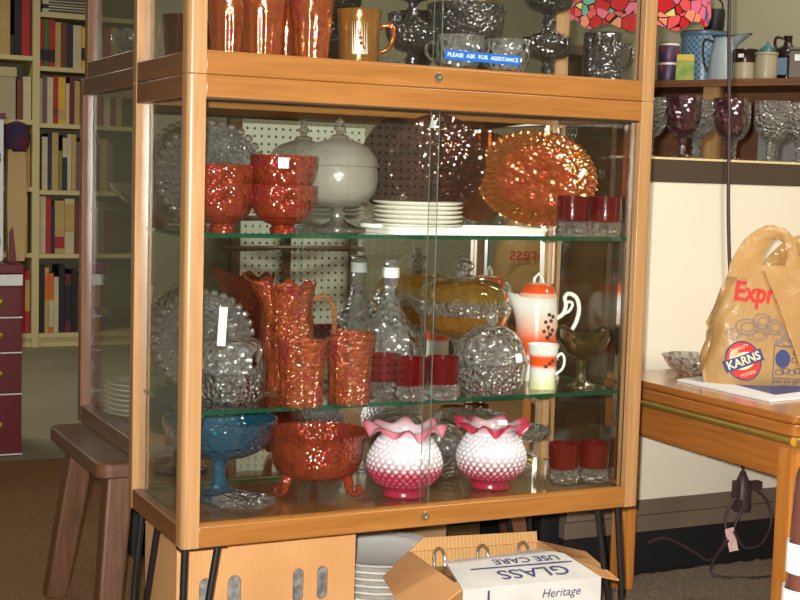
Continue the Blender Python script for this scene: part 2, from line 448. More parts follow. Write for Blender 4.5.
def price_tag(parent, c, w, h, normal_az, tilt=0, roll=0, name='price_tag'):
    o = MB().box(-w/2, w/2, -.0004, .0004, -h/2, h/2).build(name, 'tag', parent, smooth=False, loc=c, rot=(tilt, roll, normal_az), label='white price tag')
    return o
a = math.radians(-112)
price_tag(bt, (.0578*math.cos(a), .0578*math.sin(a), .066), .017, .017, a+PI/2, tilt=-.06)

# frosted covered compote and its knob
def covered_compote(name, label, cat, loc, scale, mb, ml, stem_h=.045, group=None):
    t = thing(name, label, cat, loc, 0, group); s = scale
    foot = smoothprof([(.048, 0), (.046, .004), (.028, .010), (.013, .018), (.011, .032), (.016, stem_h)], 4)
    MB().lathe([(0, 0)]+[(r*s, z*s) for r, z in foot]+[(0, stem_h*s)], 40).build('foot', ml, t)
    b = smoothprof([(.016, stem_h), (.045, stem_h+.008), (.064, stem_h+.025), (.0705, stem_h+.052), (.068, stem_h+.072)], 5)
    MB().lathe(vessel([(r*s, z*s) for r, z in b], .003*s, .01), 56).build('bowl', mb, t)
    z0 = stem_h+.073
    l = smoothprof([(.072, z0), (.070, z0+.004), (.066, z0+.018), (.050, z0+.036), (.026, z0+.046), (.012, z0+.050)], 5)
    lid = MB().lathe([(r*s, z*s) for r, z in l]+[(0, (z0+.05)*s)], 56).build('lid', mb, t)
    k0 = z0+.050
    kn = smoothprof([(.019, k0-.001), (.016, k0+.004), (.007, k0+.008), (.011, k0+.014), (.012, k0+.019), (.006, k0+.025), (.008, k0+.030), (.003, k0+.036), (0, k0+.038)], 4)
    MB().lathe([(r*s, z*s) for r, z in kn], 8, None).build('finial', 'clear_smooth', lid)
    return t
covered_compote('covered_compote', 'frosted glass covered compote with clear pointed knob on the upper shelf', 'covered dish', (.353, .222, S1), 1.0, 'frost', 'clear_smooth', .042)

# beaded plates standing upright
def beaded_plate(loc, rz, tilt, r, label):
    t = thing('beaded_plate', label, 'plate', loc, rz)
    b = MB()
    prof = [(0, 0), (r*.5, 0), (r*.62, .003), (r*.9, .012), (r*.92, .0145), (r*.9, .0150), (r*.6, .006), (r*.5, .0035), (0, .0035)]
    mt = Matrix.Translation((0, 0, r)) @ Matrix.Rotation(PI/2+tilt, 4, 'X')
    b.lathe(prof, 48, mat=mt)
    b.build('plate_disc', 'clear_fine', t)
    n = 32; bb = MB()
    for k in range(n):
        a = 2*PI*k/n
        p = mt @ Vector((r*.95*math.cos(a), r*.95*math.sin(a), .0135)); bb.sphere(p, r*.083, 12, 8)
    bb.build('beaded_rim', 'clear_smooth', t)
    w = MB()
    for sx in (-1, 1):
        w.tube([(sx*.022, .045, .004), (sx*.022, .045-.04, .003), (sx*.022, -.034, .003), (sx*.022, -.040, .022)], .0016, 8)
    w.tube([(-.022, .045, .004), (.022, .045, .004)], .0016, 8)
    w.build('wire_easel', 'chrome', t)
    return t
beaded_plate((.118, .232, S1+.001), -.42, -.14, .092, 'clear glass plate with beaded rim standing behind orange bowls on the upper shelf')
p2 = beaded_plate((.112, .240, S2+.001), -.42, -.14, .088, 'clear glass plate with beaded rim standing behind the round glass box on the middle shelf')

# white plates on tray
tr = MB()
tp = rnd(.315, .142, .03, 6)
tr.prism([(x-.1575, y-.071) for x, y in tp], 0, .005)
n = len(tp)
for k in range(n):
    pass
ring = [(x-.1575, y-.071) for x, y in tp]
outer = [(x*1.03, y*1.06) for x, y in ring]
v = [(x, y, .005) for x, y in ring]+[(x, y, .013) for x, y in outer]+[(x*1.0, y*1.0, .0115) for x, y in outer]+[(x*.995, y*.99, .0035) for x, y in ring]
tr.add(v, [(i, (i+1) % n, n+(i+1) % n, n+i) for i in range(n)]+[(n+i, n+(i+1) % n, 2*n+(i+1) % n, 2*n+i) for i in range(n)]+[(2*n+i, 2*n+(i+1) % n, 3*n+(i+1) % n, 3*n+i) for i in range(n)])
tray = tr.build('serving_tray', 'china', bevel=0); tray.location = (.535, .108, S1+.0003)
tag(tray, 'long white china tray under the stack of white plates', 'tray')
hb = MB()
for sx in (-1,):
    hb.tube([(sx*.158, -.022, .012), (sx*.178, -.02, .013), (sx*.184, 0, .0135), (sx*.178, .02, .013), (sx*.158, .022, .012)], .004, 8)
hb.build('handle', 'china', tray)
pl = MB().lathe([(0, 0), (.045, 0), (.048, .002), (.058, .0035), (.078, .0095), (.080, .0115), (.078, .0125), (.056, .0065), (.046, .0045), (0, .0045)], 56).build('side_plate', 'china')
PLN = ['lowest', 'second lowest', 'third from the bottom', 'third from the top', 'second from the top', 'topmost']
for k in range(6):
    loc = (.455+R.uniform(-.0008, .0008), .104, S1+.0056+k*.0078)
    lb = 'white side plate, %s of the stack on the white tray' % PLN[k]
    if k == 0: tag(pl, lb, 'plate', 'white plates stacked on the tray'); pl.location = loc
    else: dup(pl, lb, loc)

# dark thumbprint plate on wire stand
t = thing('thumbprint_plate', 'round dark amethyst carnival plate standing behind the white plates', 'plate', (.55, .222, S1+.001), -.42)
r = .0905
mt = Matrix.Translation((0, 0, r+.034)) @ Matrix.Rotation(PI/2-.16, 4, 'X')
prof = [(0, 0), (r*.3, 0), (r*.55, .001), (r*.8, .006), (r*.97, .014), (r, .017), (r*.97, .018), (r*.8, .011), (r*.55, .005), (r*.3, .004), (0, .004)]
b = MB().lathe(prof, 64, mat=mt)
b.build('plate_disc', 'amethyst_carnival', t)
dots = MB()
for ring_i, (rad, cnt) in enumerate(((.18, 6), (.34, 12), (.5, 18), (.66, 24))):
    for k in range(cnt):
        a = 2*PI*(k+.5*(ring_i % 2))/cnt
        p = mt @ Vector((r*rad*math.cos(a), r*rad*math.sin(a), .0055+.004*max(0, rad-.5))); dots.sphere(p, .0042, 8, 6)
dots.build('raised_dots', 'amethyst_carnival', t)
price_tag(t, (-.008, -.012, r*1.78+.036), .011, .015, 0, .16, .15)
w = MB()
for sx in (-1, 1):
    w.tube([(sx*.03, .05, .003), (sx*.03, -.02, .003), (sx*.032, -.026, .018), (sx*.032, -.024, .030)], .0015, 8)
    w.tube([(sx*.03, .05, .003), (sx*.018, .030, .075)], .0015, 8)
w.tube([(-.03, .05, .003), (.03, .05, .003)], .0015, 8)
w.build('wire_stand', 'brass', t)

# oval amber platter
t = thing('oval_platter', 'large oval amber carnival platter with beaded edge standing at right of the dark plate', 'platter', (.768, .222, S1+.004), -.40)
rx, ry = .118, .093
mt = Matrix.Translation((0, 0, ry+.006)) @ Matrix.Rotation(.06, 4, 'Y') @ Matrix.Rotation(PI/2-.13, 4, 'X') @ Matrix.Diagonal((rx, ry, 1, 1))
def fl(an, t_, r_, z_):
    k = 1 if r_ > .9 else 0
    return r_*(1+.02*k*math.cos(44*an)), z_+(.0012*math.cos(44*an) if r_ > .65 else 0)
MB().lathe([(0, 0), (.4, 0), (.62, .0015), (.72, .007), (.86, .011), (.97, .015), (1, .018), (.97, .0185), (.86, .014), (.72, .010), (.6, .005), (.4, .004), (0, .004)], 132, fl, mat=mt).build('platter_disc', 'amber', t)
mt2 = mt @ Matrix.Translation((0, 0, .0035))
MB().lathe([(0, .0014), (.25, .0024), (.45, .0020), (.62, .0026), (.66, .004)], 64, lambda an, t_, r_, z_: (r_*(1+.02*math.cos(10*an)), z_+.0015*math.cos(8*an)*r_), mat=mt2).build('centre_medallion', carnival('red_carnival_medallion', (.46, .06, .02), (.62, .13, .03), (.62, .10, .05), .22, (.92, .3, .10), ('voronoi', 80, .6, .003)), t, label='reddish orange patterned centre')
price_tag(t, (.088, -.016, .112), .009, .020, 0, .1, .55)

# ruby tumblers
rb = thing('ruby_tumbler', 'short ruby glass tumbler with clear base, leftmost of three on the upper shelf', 'tumbler', (.757, .072, S1), 0, 'ruby tumblers with clear bases')
o_ = smoothprof([(.0275, .027), (.0280, .03), (.0285, .05), (.0295, .073)], 3)
MB().lathe(vessel(o_, .002, .003), 40).build('ruby_cup', 'ruby', rb)
def flute(an, t_, r_, z_):
    return r_*(1+(.05*math.cos(16*an)) if 0 < z_ < .024 else r_), z_
MB().lathe([(0, 0), (.026, 0), (.0285, .003), (.0285, .012), (.0285, .020), (.0275, .0268), (0, .0268)], 64, lambda an, t_, r_, z_: (r_*(1+.075*math.cos(16*an)*(1 if .002 < z_ < .0262 else .4)), z_)).build('clear_base', 'clear_fine', rb, label='clear cut glass base')
for loc, lb in (((.820, .140, S1), 'short ruby glass tumbler with clear base, behind the other two on the upper shelf'), ((.822, .060, S1), 'short ruby glass tumbler with clear base by the right post of the upper shelf'),
                ((.421, .047, S2), 'short ruby glass tumbler, front left of the three on the middle shelf'), ((.484, .047, S2), 'short ruby glass tumbler nearest the clear candy dish on the middle shelf'), ((.398, .105, S2), 'short ruby glass tumbler standing behind the other two on the middle shelf'),
                ((.771, .090, S0), 'short ruby glass tumbler nearer the ruffled vase on the bottom of the case'), ((.832, .080, S0), 'short ruby glass tumbler at the right end of the bottom of the case')):
    dup(rb, lb, loc)

# ------------------------------------------------------------------ glassware: middle shelf
# round glass box with domed lid
t = thing('covered_butter_dish', 'round clear glass covered dish by the left post of the middle shelf', 'covered dish', (.125, .135, S2))
MB().lathe(vessel([(.052, 0), (.056, .003), (.058, .012), (.0575, .03), (.058, .052)], .003), 56, lambda an, t_, r_, z_: (r_*(1+.008*math.cos(36*an)), z_)).build('dish', 'clear_fine', t)
lid = MB().lathe(smoothprof([(.0605, .052), (.0605, .058), (.058, .060), (.057, .085), (.048, .100), (.028, .108), (.010, .110)], 4)+[(0, .110)], 56).build('lid', 'clear', t)
MB().lathe(smoothprof([(.010, .109), (.007, .114), (.012, .120), (.014, .126), (.010, .133), (0, .136)], 4), 20).build('knob', 'clear_smooth', lid)
a = math.radians(-128)
MB().box(-.007, .007, -.0004, .0004, -.032, .032).build('price_strip', 'tag', t, smooth=False, loc=(-.032, -.045, .130), rot=(-.15, 0, a+PI/2), label='long white paper price strip')

# carnival pitcher
t = thing('pitcher', 'tall orange carnival glass pitcher behind the orange tumblers', 'pitcher', (.253, .205, S2), -.42)
op = smoothprof([(.040, 0), (.042, .006), (.039, .02), (.041, .05), (.047, .085), (.046, .115), (.043, .145), (.046, .172), (.050, .19)], 5)
def spout(an, t_, r_, z_):
    k = max(0, (z_-.12)/.07)
    d = math.cos(an-PI)
    lip = max(0, d)**5*k*k
    rr_ = r_*(1+.028*math.cos(10*an)*(1 if z_ > .015 else 0))
    return rr_+lip*.032, z_+lip*.012+.006*k*math.cos(8*an)
MB().lathe(vessel(op, .003, .008), 80, spout).build('body', 'marigold_fine', t)
hp = [(.043+.0, 0, .052), (.060, 0, .060), (.078, 0, .090), (.084, 0, .125), (.079, 0, .155), (.064, 0, .170), (.046, 0, .164)]
hp = [tuple(q) for q in hp]
def cr3(P, n=6):
    P = [Vector(p) for p in P]; Q = [P[0]]+P+[P[-1]]; o = []
    for i in range(1, len(Q)-2):
        for k in range(n):
            u = k/n; a, b, c, d = Q[i-1], Q[i], Q[i+1], Q[i+2]
            o.append(.5*((2*b)+(-a+c)*u+(2*a-5*b+4*c-d)*u*u+(-a+3*b-3*c+d)*u**3))
    return o+[P[-1]]
hc = cr3(hp)
MB().tube(hc, [.0055+.0012*math.cos(i*2.2) for i in range(len(hc))], 10).build('handle', glass('peach_clear_glass', (.95, .75, .6), srgb(206, 140, 100), .3, .05, ('voronoi', 200, .8, .003), 1.5, boost=1.6), t, label='pale peach beaded glass handle')

tm = MB().lathe(vessel(smoothprof([(.0345, 0), (.0355, .004), (.036, .04), (.0385, .08), (.0425, .108)], 4), .003, .006), 72, lambda an, t_, r_, z_: (r_*(1+(.03*math.cos(12*an) if .003 < z_ < .086 else 0)), z_)).build('carnival_tumbler', 'marigold_fine')
tag(tm, 'orange carnival glass tumbler, left front on the middle shelf', 'tumbler', 'orange tumblers before the pitcher'); tm.location = (.219, .050, S2)
dup(tm, 'orange carnival glass tumbler, right front on the middle shelf', (.308, .054, S2))
dup(tm, 'orange carnival glass tumbler half hidden behind the right front one on the middle shelf', (.352, .140, S2))

# decanter
t = thing('decanter', 'clear glass decanter with slender labelled neck behind the ruby tumblers', 'decanter', (.470, .236, S2))
pd = smoothprof([(.046, 0), (.052, .004), (.0555, .03), (.055, .07), (.046, .103), (.030, .128), (.0185, .15), (.0145, .175), (.014, .205), (.0155, .226), (.018, .230)], 5)
MB().lathe(vessel(pd, .0025, .008), 56, lambda an, t_, r_, z_: (r_*(1+(.012*math.cos(22*an) if z_ < .11 else 0)), z_)).build('bottle', 'clear', t)
lb_ = MB()
arc = [(.0155*math.cos(a), .0155*math.sin(a)) for a in [math.radians(-170+10*i) for i in range(35)]]
lb_.add([(x, y, .198) for x, y in arc]+[(x, y, .217) for x, y in arc], [(i, i+1, len(arc)+i+1, len(arc)+i) for i in range(len(arc)-1)])
lb_.build('neck_label', 'tag', t, label='white paper label round the neck')

# gold flashed compote
t = thing('covered_compote', 'gold flashed covered bowl with clear diamond band on a tall foot', 'covered dish', (.611, .212, S2))
MB().lathe([(0, 0)]+smoothprof([(.050, 0), (.048, .004), (.030, .012), (.016, .03), (.014, .062), (.024, .082), (.03, .088)], 4)+[(0, .088)], 40, lambda an, t_, r_, z_: (r_*(1+.03*math.cos(8*an)), z_)).build('foot', 'clear', t)
MB().lathe(vessel(smoothprof([(.028, .088), (.060, .093), (.078, .108), (.086, .130)], 5), .003, .006), 64).build('bowl', 'gold', t)
MB().lathe(smoothprof([(.0855, .130), (.089, .135), (.090, .150), (.0875, .158)], 4), 72, lambda an, t_, r_, z_: (r_*(1+.018*math.cos(36*an)), z_)).build('diamond_band', 'clear_fine', t, label='clear cut glass band')
lid = MB().lathe(smoothprof([(.0875, .158), (.085, .166), (.076, .182), (.055, .194), (.028, .198), (.012, .199)], 5)+[(0, .199)], 64).build('lid', 'gold', t)
MB().lathe(smoothprof([(.024, .198), (.022, .203), (.012, .207), (.018, .215), (.020, .222), (.013, .230), (.010, .234), (.008, .242), (0, .246)], 4), 10).build('finial', 'clear_fine', lid, label='clear cut glass knob')

# clear candy dish
t = thing('covered_candy_dish', 'clear glass covered candy dish with round knob beside the ruby tumblers', 'covered dish', (.596, .078, S2))
MB().lathe(vessel(smoothprof([(.040, 0), (.052, .004), (.060, .018), (.064, .040), (.066, .058)], 4), .003, .006), 60, lambda an, t_, r_, z_: (r_*(1+.012*math.cos(24*an)), z_)).build('bowl', 'clear_fine', t)
lid = MB().lathe(smoothprof([(.069, .059), (.069, .064), (.064, .070), (.058, .094), (.040, .114), (.018, .123), (.008, .125)], 4)+[(0, .125)], 60, lambda an, t_, r_, z_: (r_*(1+.010*math.cos(20*an)), z_)).build('lid', 'clear', t)
kb = MB().sphere((0, 0, .137), .0115, 16, 10); kb.lathe([(.008, .123), (.006, .128), (.008, .131)], 16)
kb.build('knob', 'clear_smooth', lid)
a = math.radians(-72)
price_tag(t, (.067*math.cos(a), .067*math.sin(a)-.002, .071), .015, .015, a+PI/2, -.25)

# painted chocolate pot and cup
def painted(prof, seg, colf, name, mat, parent, mod=None, label=None):
    b = MB().lathe(prof, seg, mod)
    b.col = [colf(p) for p in b.v]
    return b.build(name, mat, parent, label=label)
white = srgb(232, 228, 218); orange = srgb(232, 86, 34); peach = srgb(240, 160, 120); pale = srgb(214, 216, 172)
def mixc(a, b, t):
    t = max(0, min(1, t)); return tuple(a[i]*(1-t)+b[i]*t for i in range(3))
def potcol(p):
    x, y, z = p
    if z < .028: return mixc(pale, white, z/.028)
    c = mixc(white, orange, (z-.045)/.008) if z < .06 else (orange if z < .078 else mixc(orange, mixc(peach, white, .4), (z-.078)/.03) if z < .11 else mixc(mixc(peach, white, .4), white, (z-.11)/.03))
    return c
t = thing('chocolate_pot', 'tall white china pot with orange band and lid on the middle shelf', 'teapot', (.778, .212, S2), -.42)
pp = smoothprof([(.046, 0), (.047, .004), (.042, .018), (.040, .045), (.041, .08), (.039, .12), (.037, .15), (.0385, .160)], 6)
def psp(an, t_, r_, z_):
    k = max(0, (z_-.085)/.075); d = max(0, math.cos(an-PI))**6
    return r_+d*k*k*.028, z_+d*k*.008
painted(vessel(pp, .003, .004), 56, potcol, 'body', 'pigchina', t, psp)
def lidcol(p): return orange if p[2] > .168 and p[2] < .186 else mixc(peach, white, .3)
lid = painted(smoothprof([(.0365, .160), (.037, .164), (.034, .172), (.028, .182), (.020, .187), (.006, .189)], 4)+[(0, .189)], 40, lidcol, 'lid', 'pigchina', t)
MB().tube([(-.009, 0, .187), (-.008, 0, .197), (0, 0, .206), (.008, 0, .197), (.009, 0, .187)], .0028, 8).build('finial', 'china', lid)
hd = cr3([(.036, 0, .118), (.050, 0, .128), (.055, 0, .146), (.052, 0, .160), (.060, 0, .168), (.075, 0, .160), (.081, 0, .138), (.076, 0, .112), (.064, 0, .090), (.056, 0, .075), (.040, 0, .066)], 5)
MB().tube(hd, .0042, 10).tube(cr3([(.050, 0, .128), (.062, 0, .134), (.068, 0, .148), (.060, 0, .152), (.055, 0, .146)], 4), .0030, 8).build('handle', 'china', t)
fl_ = MB()
def on_pot(a, z, dr=.0008):
    rr_ = .0405 if z < .09 else .0405-(z-.09)*.045
    return ((rr_+dr)*math.cos(a), (rr_+dr)*math.sin(a), z)
for (da, dz) in ((.0, .0), (.16, .012), (-.14, .010), (.05, .024), (.24, -.006), (-.22, -.008), (.12, -.014), (-.06, -.020), (.28, .020)):
    fl_.sphere(on_pot(-1.15+da, .105+dz), .0038, 8, 6)
fl_.tube([on_pot(-1.15, .105), on_pot(-1.1, .085), on_pot(-1.2, .062)], .0008, 6)
fl_.build('painted_flowers', colmat('dark_olive_paint', srgb(70, 56, 34)), t, label='dark olive painted flower spray')
def cupcol(p):
    z = p[2]
    return mixc(pale, srgb(206, 208, 150), .5) if z < .010 else (mixc(pale, white, (z-.01)/.02) if z < .045 else (orange if z < .066 else white))
t = thing('chocolate_cup', 'small white cup with orange band in front of the tall china pot', 'cup', (.722, .098, S2), -.42)
painted(vessel(smoothprof([(.0245, 0), (.025, .004), (.0235, .03), (.0255, .06), (.030, .083)], 4), .002, .004), 40, cupcol, 'body', 'pigchina', t)
MB().tube(cr3([(.025, 0, .058), (.034, 0, .066), (.040, 0, .055), (.037, 0, .038), (.0235, 0, .026)], 4), .0026, 8).build('handle', 'china', t)
fb = MB()
for da in (-.3, 0, .25): fb.sphere((.026*math.cos(-1.2+da), .026*math.sin(-1.2+da), .05+da*.02), .0035, 8, 6)
fb.build('painted_flowers', 'dark_olive_paint', t)

# green ruffled bowl on foot
t = thing('ruffled_bowl', 'dark green carnival ruffled bowl on short foot beside the china pot', 'bowl', (.808, .098, S2), .2)
def ruf(n, a, tz):
    def f(an, t_, r_, z_):
        k = max(0, (r_-.028)/.03)
        return r_*(1+.05*k*math.cos(n*an)), z_+a*k*k*math.cos(n*an)
    return f
MB().lathe(vessel(smoothprof([(.008, .05), (.020, .056), (.034, .066), (.047, .085), (.054, .102)], 5), .003, .002), 72, ruf(4, .013, 0)).build('bowl', 'green_carnival', t)
MB().lathe([(0, 0)]+smoothprof([(.026, 0), (.024, .004), (.011, .012), (.008, .03), (.011, .052)], 4)+[(0, .052)], 30).build('foot', 'green_carnival', t)

# ------------------------------------------------------------------ glassware: bottom of the case
t = thing('footed_compote', 'large blue glass compote at the left end of the case bottom', 'compote', (.128, .196, S0))
MB().lathe([(0, 0)]+smoothprof([(.052, 0), (.050, .004), (.030, .009), (.017, .018), (.012, .045), (.016, .066), (.02, .07)], 4)+[(0, .07)], 40, lambda an, t_, r_, z_: (r_*(1+.04*math.cos(8*an)), z_)).build('foot', 'blue', t)
MB().lathe(vessel(smoothprof([(.018, .068), (.055, .074), (.085, .094), (.098, .125), (.100, .137)], 5), .0035, .006), 72, lambda an, t_, r_, z_: (r_*(1+.010*math.cos(30*an)), z_)).build('bowl', 'blue', t)
o = MB().lathe([(0, 0), (.030, 0), (.034, .003), (.050, .011), (.056, .014), (.055, .0155), (.033, .006), (0, .0045)], 56, lambda an, t_, r_, z_: (r_*(1+.03*math.cos(12*an)), z_)).build('glass_coaster', 'clear_fine')
o.location = (.135, .088, S0); tag(o, 'shallow clear glass dish lying in front of the blue compote foot', 'dish')

t = thing('footed_bowl', 'orange carnival glass bowl on scrolled feet beside the blue compote', 'bowl', (.296, .158, S0), -.35)
fbp = smoothprof([(.030, .030), (.060, .034), (.076, .050), (.081, .075), (.084, .098), (.089, .112)], 5)
MB().lathe(vessel(fbp, .003, .005), 96, lambda an, t_, r_, z_: (r_*(1+(.018*math.cos(40*an) if z_ > .104 else 0)), z_+(.0022*math.cos(40*an) if z_ > .108 else 0))).build('bowl', 'marigold', t)
for k in range(3):
    a = math.radians(-150+120*k); ca, sa = math.cos(a), math.sin(a)
    pts = cr3([(ca*.058, sa*.058, .040), (ca*.064, sa*.064, .022), (ca*.066, sa*.066, .010), (ca*.076, sa*.076, .0065), (ca*.084, sa*.084, .010), (ca*.084, sa*.084, .018), (ca*.078, sa*.078, .018)], 4)
    MB().tube(pts, [.011-.0055*min(1, i/10) for i in range(len(pts))], 10).build('scroll_foot', 'marigold', t)

# hobnail vases
cran = srgb(150, 26, 58); cranpale = srgb(214, 112, 132); milk = srgb(226, 220, 228); opal = srgb(206, 196, 220)
def hobnail_vase(label, loc, rz, s, rim, rimpale, white_to, nr, tip_from):
    t = thing('hobnail_vase', label, 'vase', loc, rz, 'ruffled hobnail vases')
    pr = smoothprof([(.034, 0), (.037, .003), (.036, .012), (.041, .017), (.055, .032), (.0615, .050), (.060, .068), (.051, .086), (.043, .098), (.041, .104)], 9)
    pr = [(r*s, z*s) for r, z in pr]
    seg = 216; b = MB()
    L = [0]
    for i in range(1, len(pr)): L.append(L[-1]+math.hypot(pr[i][0]-pr[i-1][0], pr[i][1]-pr[i-1][1]))
    rows = 11; z_lo = .019*s; z_hi = .098*s
    la = [l for l, p in zip(L, pr) if p[1] >= z_lo][0]; lb2 = [l for l, p in zip(L, pr) if p[1] <= z_hi][-1]
    v = []; cols = []
    for i, (r, z) in enumerate(pr):
        for k in range(seg):
            an = 2*PI*k/seg; h = 0
            u = (L[i]-la)/(lb2-la)*rows
            if 0 <= u < rows:
                row = int(u); du = (u-row-.5)
                q = (an*nr/(2*PI)+.5*(row % 2)) % 1-.5
                d = math.hypot(du*(lb2-la)/rows, q*2*PI*r/nr)/(.0042*s)
                if d < 1: h = math.sqrt(1-d*d)
            r2 = r+h*.0026*s
            v.append((r2*math.cos(an), r2*math.sin(an), z))
            tz = z/(.104*s)
            base = mixc(cran, milk, (tz-white_to)/.28)
            tip = mixc(srgb(186, 72, 102), srgb(240, 236, 244), (tz-tip_from)/.16)
            cols.append(mixc(base, tip, h*1.15 if h > .25 else h*.6))
    f = []
    for i in range(len(pr)-1):
        for k in range(seg): f.append((i*seg+k, i*seg+(k+1) % seg, (i+1)*seg+(k+1) % seg, (i+1)*seg+k))
    f.append(tuple(range(seg-1, -1, -1)))
    b.add(v, f); b.col = cols
    b.build('hobnail_body', 'pig', t)
    # ruffled collar
    c = MB(); rp = [(.041, .102), (.043, .108), (.050, .113), (.060, .1155), (.069, .115)]
    rp = smoothprof(rp, 4); rp2 = rp+[(r-.002, z+.0022) for r, z in reversed(rp)]
    def rf(an, t_, r_, z_):
        k = max(0, (r_-.042)/.026)
        w_ = math.cos(8*an+.6*math.sin(3*an))+.35*math.cos(5*an+1)
        return r_*s*(1+.05*k*w_)*(1-.03*k), (z_+.0088*k*w_-.004*k*k)*s
    c.lathe(rp2, 168, rf)
    cols = []
    for p in c.v:
        rad = math.hypot(p[0], p[1])/s
        cols.append(mixc(mixc(milk, rimpale, .45), rimpale, (rad-.042)/.014) if rad < .060 else mixc(rimpale, rim, (rad-.060)/.008))
    c.col = cols
    c.build('ruffled_rim', 'pig', t, label='crimped pink rim')
    return t
hobnail_vase('white and pink hobnail vase with pale pink crimped rim, the left of two', (.437, .092, S0), .35, 1.06, srgb(190, 76, 100), srgb(216, 134, 152), .46, 30, .40)
hv = hobnail_vase('cranberry and white hobnail vase with deep pink crimped rim, the right of two', (.618, .098, S0), .0, 1.02, srgb(164, 24, 56), srgb(190, 52, 82), .40, 30, .26)
a = math.radians(-100)
price_tag(hv, (.052*math.cos(a), .052*math.sin(a), .128), .017, .009, a+PI/2, -.5)

# clear pieces at the back right of the case bottom
t = thing('cake_stand', 'clear glass low cake stand at the back right of the case bottom', 'cake stand', (.735, .225, S0))
MB().lathe([(0, 0)]+smoothprof([(.045, 0), (.042, .005), (.018, .014), (.013, .035), (.020, .060)], 4)+[(0, .06)], 36).build('foot', 'clear', t)
MB().lathe([(0, .060), (.05, .060), (.072, .066), (.078, .080), (.076, .082), (.069, .070), (.05, .0645), (0, .064)], 64, lambda an, t_, r_, z_: (r_*(1+.012*math.cos(24*an)), z_)).build('plate', 'clear_fine', t)
t = thing('covered_dish', 'clear glass covered dish behind the right hobnail vase', 'covered dish', (.570, .226, S0))
MB().lathe(vessel(smoothprof([(.038, 0), (.050, .006), (.060, .03), (.063, .05)], 4), .003), 48).build('bowl', 'clear_fine', t)
lid = MB().lathe(smoothprof([(.065, .051), (.063, .060), (.052, .082), (.030, .096), (.008, .1)], 4)+[(0, .1)], 48).build('lid', 'clear', t)
MB().sphere((0, 0, .111), .011, 12, 8).build('knob', 'clear_smooth', lid)

# ------------------------------------------------------------------ glassware: upper case
ut = MB().lathe(vessel(smoothprof([(.0285, 0), (.0295, .004), (.032, .05), (.037, .10), (.0385, .112)], 4), .003, .006), 72, lambda an, t_, r_, z_: (r_*(1+(.04*math.cos(14*an) if .004 < z_ < .084 else 0)), z_)).build('carnival_tumbler', 'marigold_rib')
ut.scale = (1, 1, .95); ut.location = (.153, .085, SU+.001); tag(ut, 'orange ribbed carnival tumbler, front left in the upper case', 'tumbler', 'orange tumblers in the upper case')
dup(ut, 'orange carnival tumbler at front, beside the handled mug in the upper case', (.236, .085, SU+.001), .2)
dup(ut, 'orange carnival tumbler partly hidden at the left post of the upper case', (.126, .175, SU+.001), .1)
dup(ut, 'orange carnival tumbler standing behind and between the two front ones in the upper case', (.218, .178, SU+.001), .3)
t = thing('carnival_mug', 'amber carnival mug with handle and bird panel in the upper case', 'mug', (.318, .072, SU+.001), -.42)
MB().lathe(vessel(smoothprof([(.031, 0), (.033, .004), (.034, .05), (.037, .090), (.0385, .095)], 4), .003, .006), 56).build('body', carnival('amber_brown_carnival', (.36, .14, .02), (.46, .22, .04), (.42, .11, .03), .2, (.9, .45, .1), ('noise', 60, .5, .003)), t)
MB().tube(cr3([(.035, 0, .068), (.052, 0, .072), (.058, 0, .056), (.050, 0, .034), (.034, 0, .026)], 5), .0048, 10).build('handle', 'amber', t)
bb = MB()
arcs = [math.radians(-108+6*i) for i in range(8)]
bb.add([(.0368*math.cos(a), .0368*math.sin(a), .020) for a in arcs]+[(.0392*math.cos(a), .0392*math.sin(a), .075) for a in arcs], [(i, i+1, 9+i-1, 8+i) for i in range(7)])
bb.build('bird_panel', plain('silvery_panel', srgb(232, 222, 200), .25, .5), t, label='bright silvery panel')
bird = MB()
def onm(u, z): 
    a = math.radians(-87)+u/.039; return (.0398*math.cos(a), .0398*math.sin(a), z)
for (u, z, rad) in ((0, .046, .0065), (-.002, .053, .0045), (.002, .038, .005), (-.004, .058, .003)): bird.sphere(onm(u, z), rad*.55, 8, 6)
bird.tube([onm(.004, .036), onm(.008, .028)], .0015, 6).tube([onm(0, .040), onm(-.002, .028)], .0009, 6)
bird.build('bird_figure', 'amber', t, label='small moulded amber bird')

def compote(loc, label, s=1.0, group='dark carnival compotes'):
    t = thing('carnival_compote', label, 'compote', loc, 0, group)
    MB().lathe([(0, 0)]+[(r*s, z*s) for r, z in smoothprof([(.030, 0), (.029, .004), (.016, .010), (.009, .02), (.012, .028), (.008, .036), (.016, .044)], 4)]+[(0, .044*s)], 32).build('stem', 'black_carnival', t)
    MB().lathe(vessel([(r*s, z*s) for r, z in smoothprof([(.016, .043), (.036, .050), (.046, .066), (.0475, .083)], 4)], .003, .004), 72, lambda an, t_, r_, z_: (r_*(1+(.02*math.cos(20*an) if z_ > .07*s else 0)), z_)).build('bowl', 'black_carnival', t)
    return t
compote((.452, .140, SU+.001), 'dark carnival compote with short stem, lower of the left pair in the upper case')
compote((.452, .140, SU+.087), 'dark carnival compote, upper of the left pair at the top edge')
compote((.727, .130, SU+.001), 'dark carnival compote with short stem, beside the dark mug in the upper case')
compote((.727, .130, SU+.087), 'dark carnival compote stacked on the one beside the dark mug')
t = thing('carnival_bowl', 'big dark carnival bowl on a foot behind the clear punch cups', 'bowl', (.605, .222, SU+.001))
MB().lathe([(0, 0)]+smoothprof([(.045, 0), (.043, .005), (.020, .02), (.014, .045), (.028, .068)], 4)+[(0, .068)], 36).build('foot', 'black_carnival', t)
MB().lathe(vessel(smoothprof([(.028, .066), (.056, .072), (.068, .092), (.073, .142)], 4), .003, .004), 80, lambda an, t_, r_, z_: (r_*(1+(.025*math.cos(16*an) if z_ > .125 else 0)), z_)).build('bowl', 'black_carnival', t)
